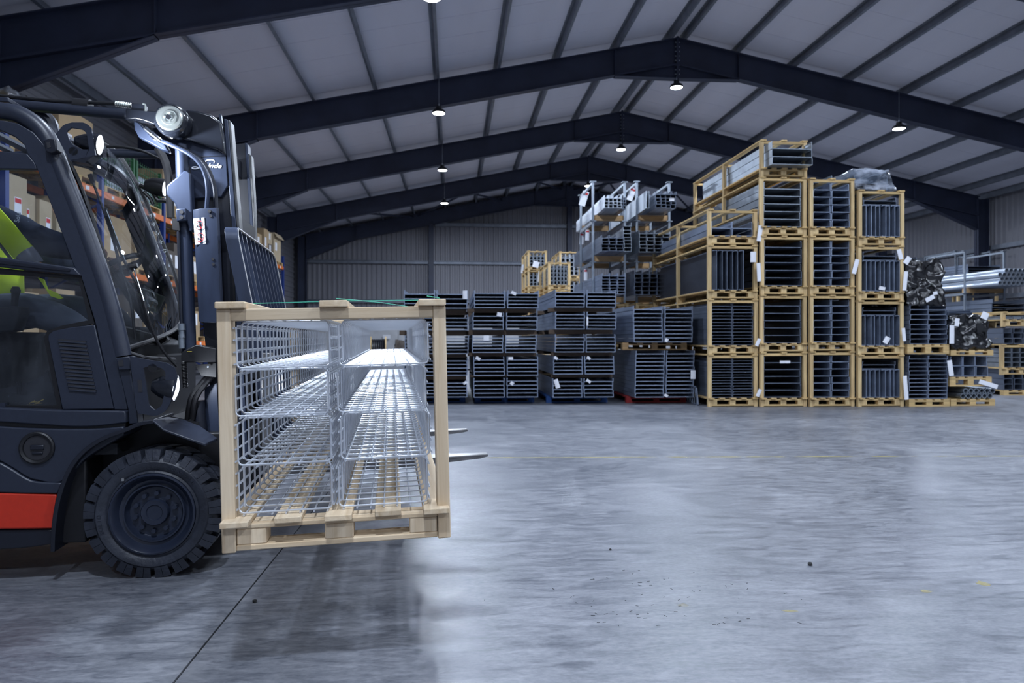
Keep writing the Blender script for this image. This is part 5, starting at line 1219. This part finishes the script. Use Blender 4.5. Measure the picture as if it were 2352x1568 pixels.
# explicit loads: bay, shelf, kind
loads = {(1,3.78): 'film', (2,3.78): 'bigbox', (3,3.78): 'crate_green', (4,3.78): 'mixed', (5,3.78): 'mixed', (6,3.78): 'mixed', (7,3.78): 'open',
         (1,2.36): 'tall', (2,2.36): 'tall', (3,2.36): 'big', (4,2.36): 'mixed', (5,2.36): 'mixed', (6,2.36): 'green', (7,2.36): 'mixed',
         (1,.95): 'mixed', (2,.95): 'mixed', (3,.95): 'mixed', (4,.95): 'mixed', (5,.95): 'mixed', (6,.95): 'mixed', (7,.95): 'slim', (0,3.78): 'film', (0,2.36): 'grey'}
for (bi, z), kind in loads.items():
    y0 = UY[bi]+.08; zz = z+.062; nm = '%s %s rack bay' % (levn[z], bayn[bi])
    for h in range(2):
        ya = y0+h*1.32; half = ('near', 'far')[h]
        rack_pallet(RXF+.04, ya, zz, 1.24, 'pine pallet, %s half, %s' % (half, nm))
        zb = zz+.122; hmax = {.95: 1.05, 2.36: 1.05, 3.78: 1.3}[z]
        if kind in ('crate_green', 'green') or (kind == 'grey' and h == 0) or (bi == 1 and z == 2.36 and h == 0):
            g = thing('green_cage', 'green mesh cage, %s half, %s' % (half, nm), 'mesh cage', (RXF+.02, ya+.02, zb), (0,0,0), 'green cages on the racking')
            gh = .8
            for x in (-.95, 0):
                for y in (0, 1.18): boxobj('corner_post', x-.025, x+.025, y-.025, y+.025, 0, gh, M['green_metal'], g)
            for x in (-.95, 0):
                b = B()
                for k in range(1, 12): b.tube([(x, k*.098, 0), (x, k*.098, gh)], .006, 5)
                for k in range(5): b.tube([(x, 0, .06+k*.17), (x, 1.18, .06+k*.17)], .008, 5)
                b.build('mesh_side', 'green_metal', g)
            for y in (0, 1.18):
                b = B()
                for k in range(1, 9): b.tube([(-k*.105, y, 0), (-k*.105, y, gh)], .006, 5)
                for k in range(5): b.tube([(-.95, y, .06+k*.17), (0, y, .06+k*.17)], .008, 5)
                b.build('mesh_side', 'green_metal', g)
            tag(boxobj('stacked_sheets', RXF-.86, RXF-.07, ya+.1, ya+1.1, zb+.01, zb+.55, M['galv']), 'grey sheets inside green cage, %s half, %s' % (half, nm), 'sheets')
            continue
        if kind == 'film':
            carton(RXF, ya+.02, zb, .9, 1.16, .6, 'cardboard_dark', 'dark carton under film, %s half, %s' % (half, nm))
            lump('film_bundle', 'clear film over carton, %s half, %s' % (half, nm), 'plastic wrap', RXF-.96, RXF+.03, ya-.01, ya+1.22, zb+.25, zb+.80, .05, 'clear_film', 20+bi*3+h, 12, .1)
        elif kind == 'bigbox':
            carton(RXF, ya+.02, zb, .9, 1.14, (.62, 1.05)[h], 'cardboard', 'big brown carton, %s half, %s' % (half, nm))
            if h == 0: lump('film_bundle', 'clear film over big carton, %s half, %s' % (half, nm), 'plastic wrap', RXF-.96, RXF+.03, ya-.02, ya+1.2, zb+.3, zb+.85, .05, 'clear_film', 77, 12, .1)
        elif kind == 'tall':
            yy = ya; k = 0
            while yy < ya+1.0:
                s = rnd.uniform(.3, .5); hh = rnd.uniform(.75, 1.0)
                carton(RXF-rnd.uniform(0,.08), yy, zb, .8, s, hh, 'cardboard_pale', '%s tall pale carton, %s half, %s' % (('first', 'second', 'third', 'fourth', 'fifth')[k], half, nm), red=True); yy += s+.02; k += 1
        elif kind == 'big':
            carton(RXF, ya+.02, zb, .9, 1.14, .9, 'cardboard', 'wide brown carton, %s half, %s' % (half, nm), red=(h == 1))
        elif kind == 'open':
            if h == 0:
                carton(RXF, ya, zb, .85, .5, .95, 'cardboard', 'tall carton beside the open one, %s' % nm); carton(RXF, ya+.55, zb, .85, .5, .5, 'cardboard_dark', 'low dark carton at the end, %s' % nm); carton(RXF, ya+.55, zb+.5, .8, .5, .42, 'cardboard_pale', 'small pale carton on the dark one, %s' % nm)
            else: carton(RXF, ya+.02, zb, .9, 1.0, 1.0, 'cardboard_pale', 'open pale carton with a loose flap, %s' % nm, flaps=True)
        elif kind == 'slim':
            carton(RXF, ya+.02, zb, .8, .45, .9, 'cardboard', 'slim carton, %s half, %s' % (half, nm))
        else:
            yy = ya; k = 0
            while yy < ya+.8:
                s = rnd.uniform(.4, .62); hh = rnd.uniform(.45, hmax-.2)
                carton(RXF-rnd.uniform(0,.05), yy, zb, .85, s, hh, rnd.choice(('cardboard', 'cardboard_pale', 'cardboard', 'cardboard_dark')), '%s carton, %s half, %s' % (('first', 'second', 'third', 'fourth', 'fifth')[k], half, nm)); yy += s+.02; k += 1
# ---- far end of the hall: cable drum and clutter seen through the baskets
def drum(px, d, R, wdt, lab):
    c = at(px, 0, d); t = thing('cable_drum', lab, 'cable drum', (c.x, c.y, R), (0,0,.1))
    for s in (-1, 1):
        b = B(); b.lathe([(.05,0),(R,0),(R,.05),(.05,.05)], (s*wdt/2-.025,0,0), (1,0,0), 28); b.build('flange', 'stack_pine_z', t)
    b = B()
    for k in range(7): x = -wdt/2+.06+k*(wdt-.12)/6; b.lathe([(R*.72,-.055),(R*.78,-.03),(R*.8,0),(R*.78,.03),(R*.72,.055)], (x,0,0), (1,0,0), 24)
    b.build('wound_cable', 'fl_gloss', t)
drum(869, 30.0, .58, .62, 'wooden cable drum with black cable at the far end wall')
c = at(888, 771, 35.6); tag(boxobj('wall_sign', c.x-.19, c.x+.19, c.y-.02, c.y, 1.05, 1.25, M['paper']), 'small white sign on the pale far wall', 'sign')
c = at(925, 0, 33.5); lump('dark_sack', 'dark slumped sack at the foot of the far wall', 'sack', c.x-.5, c.x+.3, c.y-.3, c.y+.3, 0, .95, .08, 'cardboard_dark', 41, 8, .45)
# ---- bits lying on the floor
for (px, py, s, lab) in ((1861,1298,.012,'small black pebble of dirt on the open floor'), (1402,1263,.007,'tiny brown crumb on the floor beyond the shadow'), (585,1383,.010,'tiny wood chip on the floor in the crate shadow')):
    dd = FPX*CAMZ/(py-HY); c = at(px, py, dd); bm = bmesh.new(); bmesh.ops.create_icosphere(bm, subdivisions=2, radius=s)
    for v in bm.verts: v.co = v.co*random.uniform(.75, 1.1); v.co.z = max(v.co.z*.8, -s*.55)
    me = bpy.data.meshes.new('floor_crumb'); bm.to_mesh(me); bm.free(); me.materials.append(M['dirt']); o = inst('floor_crumb', me, None, (c.x, c.y, s*.55)); tag(o, lab, 'debris')
b = B(); rnd = random.Random(5)
for k in range(70):
    px = rnd.gauss(1520, 130); py = rnd.uniform(1310, 1440); c = at(px, py, FPX*CAMZ/(py-HY)); a = rnd.uniform(0, 3.14); L = rnd.uniform(.006, .02)
    b.tube([(c.x, c.y, .0012), (c.x+math.cos(a)*L, c.y+math.sin(a)*L, .0012)], .0008, 4)
tag(b.build('floor_clippings', 'dirt', None, smooth=0), 'scattered tiny dark clippings on the open concrete floor', 'debris', kind='stuff')
# ================================================================ THE DRIVER
def skin_body(segs, radii, roots):
    """segs: list of (a,b) joint names; returns an evaluated skinned mesh"""
    names = list(J.keys()); idx = {n: i for i, n in enumerate(names)}
    me = bpy.data.meshes.new('body_cage'); me.from_pydata([J[n] for n in names], [(idx[a], idx[c]) for a, c in segs], [])
    bm = bmesh.new(); bm.from_mesh(me); ly = bm.verts.layers.skin.verify(); bm.verts.ensure_lookup_table()
    for n, i in idx.items():
        r = radii[n]; bm.verts[i][ly].radius = r if isinstance(r, tuple) else (r, r); bm.verts[i][ly].use_root = n in roots
    bm.to_mesh(me); bm.free()
    o = bpy.data.objects.new('tmp_body', me); COL.objects.link(o)
    o.modifiers.new('skin', 'SKIN').use_smooth_shade = True; sd = o.modifiers.new('sub', 'SUBSURF'); sd.levels = 2; sd.render_levels = 2
    out = bpy.data.meshes.new_from_object(o.evaluated_get(bpy.context.evaluated_depsgraph_get())); bpy.data.objects.remove(o); return out
V = Vector
sh_n = V(P3(-52,482,.38)); el_n = V(P3(96,556,.33)); wr_n = V(P3(226,582,.44)); hd_n = V(P3(246,590,.47))
J = {'pelvis': V((-.98,.58,1.20)), 'belly': V((-1.02,.58,1.38)), 'chest': V((-1.03,.58,1.56)), 'neck': V((-1.05,.58,1.76)), 'skull': V((-1.05,.58,1.86)), 'crown': V((-1.05,.58,1.98)),
     'sh_n': sh_n, 'up_n': sh_n.lerp(el_n, .45), 'el_n': el_n, 'fo_n': el_n.lerp(wr_n, .5), 'wr_n': wr_n, 'hd_n': hd_n,
     'sh_f': V((sh_n.x, .78, sh_n.z)), 'el_f': V((-.70, .86, 1.45)), 'wr_f': V((-.46, .74, 1.46)), 'hd_f': V((-.40, .70, 1.47)),
     'hip_n': V((-.93,.47,1.21)), 'th_n': V(P3(70,708,.44)), 'kn_n': V(P3(178,748,.42)), 'an_n': V((-.26,.42,.74)), 'toe_n': V((-.10,.42,.66)),
     'hip_f': V((-.93,.69,1.21)), 'th_f': V((-.70,.74,1.25)), 'kn_f': V((-.42,.76,1.22)), 'an_f': V((-.24,.76,.74)), 'toe_f': V((-.10,.76,.66))}
RAD = {'pelvis': (.13,.15), 'belly': (.125,.15), 'chest': (.13,.17), 'neck': .055, 'skull': .085, 'crown': .075, 'sh_n': .082, 'up_n': .082, 'el_n': .078, 'fo_n': .066, 'wr_n': .046, 'hd_n': (.036,.030),
       'sh_f': .078, 'el_f': .066, 'wr_f': .042, 'hd_f': (.036,.03), 'hip_n': .10, 'th_n': .092, 'kn_n': .072, 'an_n': .055, 'toe_n': .045, 'hip_f': .10, 'th_f': .092, 'kn_f': .072, 'an_f': .055, 'toe_f': .045}
SEG = [('pelvis','belly'),('belly','chest'),('chest','neck'),('neck','skull'),('skull','crown'),('chest','sh_n'),('sh_n','up_n'),('up_n','el_n'),('el_n','fo_n'),('fo_n','wr_n'),('wr_n','hd_n'),
       ('chest','sh_f'),('sh_f','el_f'),('el_f','wr_f'),('wr_f','hd_f'),('pelvis','hip_n'),('hip_n','th_n'),('th_n','kn_n'),('kn_n','an_n'),('an_n','toe_n'),('pelvis','hip_f'),('hip_f','th_f'),('th_f','kn_f'),('kn_f','an_f'),('an_f','toe_f')]
roots = {'pelvis'}
def fingers(tag_, palm, fwd, side, dn):
    for k in range(4):
        o = side*(-.027+.018*k); ln = (.9, 1.0, .95, .78)[k]
        a = palm+o+fwd*.018; pts = [a, a+fwd*.030*ln+dn*.004, a+fwd*.048*ln+dn*.026*ln, a+fwd*.034*ln+dn*.046*ln]
        for i, p in enumerate(pts): J['%s_f%d%d' % (tag_, k, i)] = p; RAD['%s_f%d%d' % (tag_, k, i)] = (.0105, .0095, .0088, .0078)[i]
        for i in range(3): SEG.append(('%s_f%d%d' % (tag_, k, i), '%s_f%d%d' % (tag_, k, i+1)))
        roots.add('%s_f%d0' % (tag_, k))
    a = palm-fwd*.012-side*.022; pts = [a, a-side*.026+dn*.010+fwd*.01, a-side*.030+dn*.030+fwd*.03]
    for i, p in enumerate(pts): J['%s_t%d' % (tag_, i)] = p; RAD['%s_t%d' % (tag_, i)] = (.0125, .011, .009)[i]
    for i in range(2): SEG.append(('%s_t%d' % (tag_, i), '%s_t%d' % (tag_, i+1)))
    roots.add('%s_t0' % tag_)
fingers('n', hd_n, (hd_n-wr_n).normalized(), V((.2,1,0)).normalized(), V((0,0,-1)))
fingers('f', J['hd_f'], V((1,-.3,0)).normalized(), V((-.2,-1,0)).normalized(), V((0,0,-1)))
DR = thing('person', 'driver in navy sweatshirt, grey trousers and yellow vest reaching to the steering wheel', 'person', FORK_LOC, FORK_ROT)
me = skin_body(SEG, RAD, roots)
for m_ in ('navy_cloth', 'grey_cloth', 'skin', 'hair', 'fl_black'): me.materials.append(M[m_])
def segmat(a, c):
    n = a+c
    if '_f' in a and a[0] in 'nf' and len(a) == 4 and a[2] == 'f' or a[:3] in ('n_f', 'f_f', 'n_t', 'f_t') or a.startswith('wr'): return 2
    if a in ('neck', 'skull'): return 2
    if a.startswith('an'): return 4
    if a.startswith(('hip', 'th', 'kn')) or c.startswith('hip'): return 1
    return 0
SM = [(J[a], J[c], segmat(a, c)) for a, c in SEG]
for f in me.polygons:
    p = f.center; best = 9; bm_ = 0
    for a, c, m_ in SM:
        d = c-a; t = max(0, min(1, (p-a).dot(d)/d.length_squared)); dist = (p-(a+d*t)).length
        if dist < best: best = dist; bm_ = m_
    f.material_index = bm_
o = bpy.data.objects.new('body', me); COL.objects.link(o); o.parent = DR
# face and hair
hc = V((-1.05,.58,1.925)); b = B()
b.lathe([(.001,.112),(.05,.104),(.085,.075),(.098,.03),(.098,-.01),(.09,-.03)], hc+V((-.012,0,.005)), (0,0,1), 20, 0, False); b.build('hair', 'hair', DR)
b = B(); b.tube([hc+V((.08,0,.02)), hc+V((.108,0,-.02)), hc+V((.09,0,-.026))], [.010,.014,.008], 8)
for s in (-1, 1): b.lathe([(.001,-.008),(.024,-.006),(.028,.0),(.001,.008)], hc+V((-.005,s*.094,-.005)), (0,1,0), 12)
b.build('nose_and_ears', 'skin', DR)
b = B()
for s in (-1, 1): b.lathe([(.001,-.006),(.010,-.003),(.010,.003),(.001,.006)], hc+V((.086,s*.034,.015)), (1,0,0), 12)
b.bar(hc+V((.086,-.022,-.055)), hc+V((.086,.022,-.055)), .006, .008); b.build('eyes_and_mouth', 'ink', DR)
# hi-vis vest: shell round the torso plus the front edge that hangs past the arm
b = B(); rings = []
for z, cx_, rx, ry in ((1.27,-1.02,.20,.235), (1.40,-1.03,.205,.242), (1.52,-1.03,.203,.245), (1.62,-1.04,.188,.228), (1.70,-1.04,.155,.19)):
    rings.append([(cx_+rx*math.cos(t), .58+ry*math.sin(t), z) for t in [2*math.pi*k/28 for k in range(28)]])
b.loft(rings, False); vest = b.build('vest', 'hivis', DR, smooth=60); sol = vest.modifiers.new('thick', 'SOLIDIFY'); sol.thickness = .008
def band(pts, wid, th, nm, m_, par):
    pts = smooth_path(pts, 5); b = B(); rings = []
    for i, p in enumerate(pts):
        a = pts[max(i-1,0)]; c = pts[min(i+1,len(pts)-1)]; d = (c-a).normalized(); n_ = V((-d.z, 0, d.x)).normalized()
        bow = [(-1,.018),(-.5,.004),(0,0),(.5,.004),(1,.018)]
        fr = [p+n_*(wid/2*u)+V((0, y, 0)) for u, y in bow]; rings.append(fr+[q+V((0, th, 0)) for q in fr[::-1]])
    b.loft(rings); return b.build(nm, m_, par, smooth=60)
vb = band([V(P3(-75,438,.40)), V(P3(-20,500,.265)), V(P3(20,545,.248)), V(P3(52,583,.252))], .100, .012, 'vest_front_edge', 'hivis', vest)
band([V(P3(50,578,.246)), V(P3(60,590,.246)), V(P3(72,608,.25))], .092, .012, 'reflective_band', 'reflective_band', vest)
band([V(P3(-12,552,.27)), V(P3(22,596,.27)), V(P3(36,612,.27))], .012, .008, 'vest_piping', 'reflective_band', vest)
b = B(); b.prism(PP([(86,637),(99,641),(108,664),(128,672),(143,684),(138,687),(116,680),(104,662),(95,648)], .40), .40, .415); b.build('vest_tail', 'hivis', vest)
me = text_mesh('Sola', .030, 'white_print', .0005); tx = inst('sleeve_print', me, DR, P3(41,499,.268), (0,0,0)); tx.rotation_euler = (Matrix.Rotation(math.radians(-80), 3, 'Y') @ Matrix.Rotation(math.pi/2, 3, 'X')).to_euler()
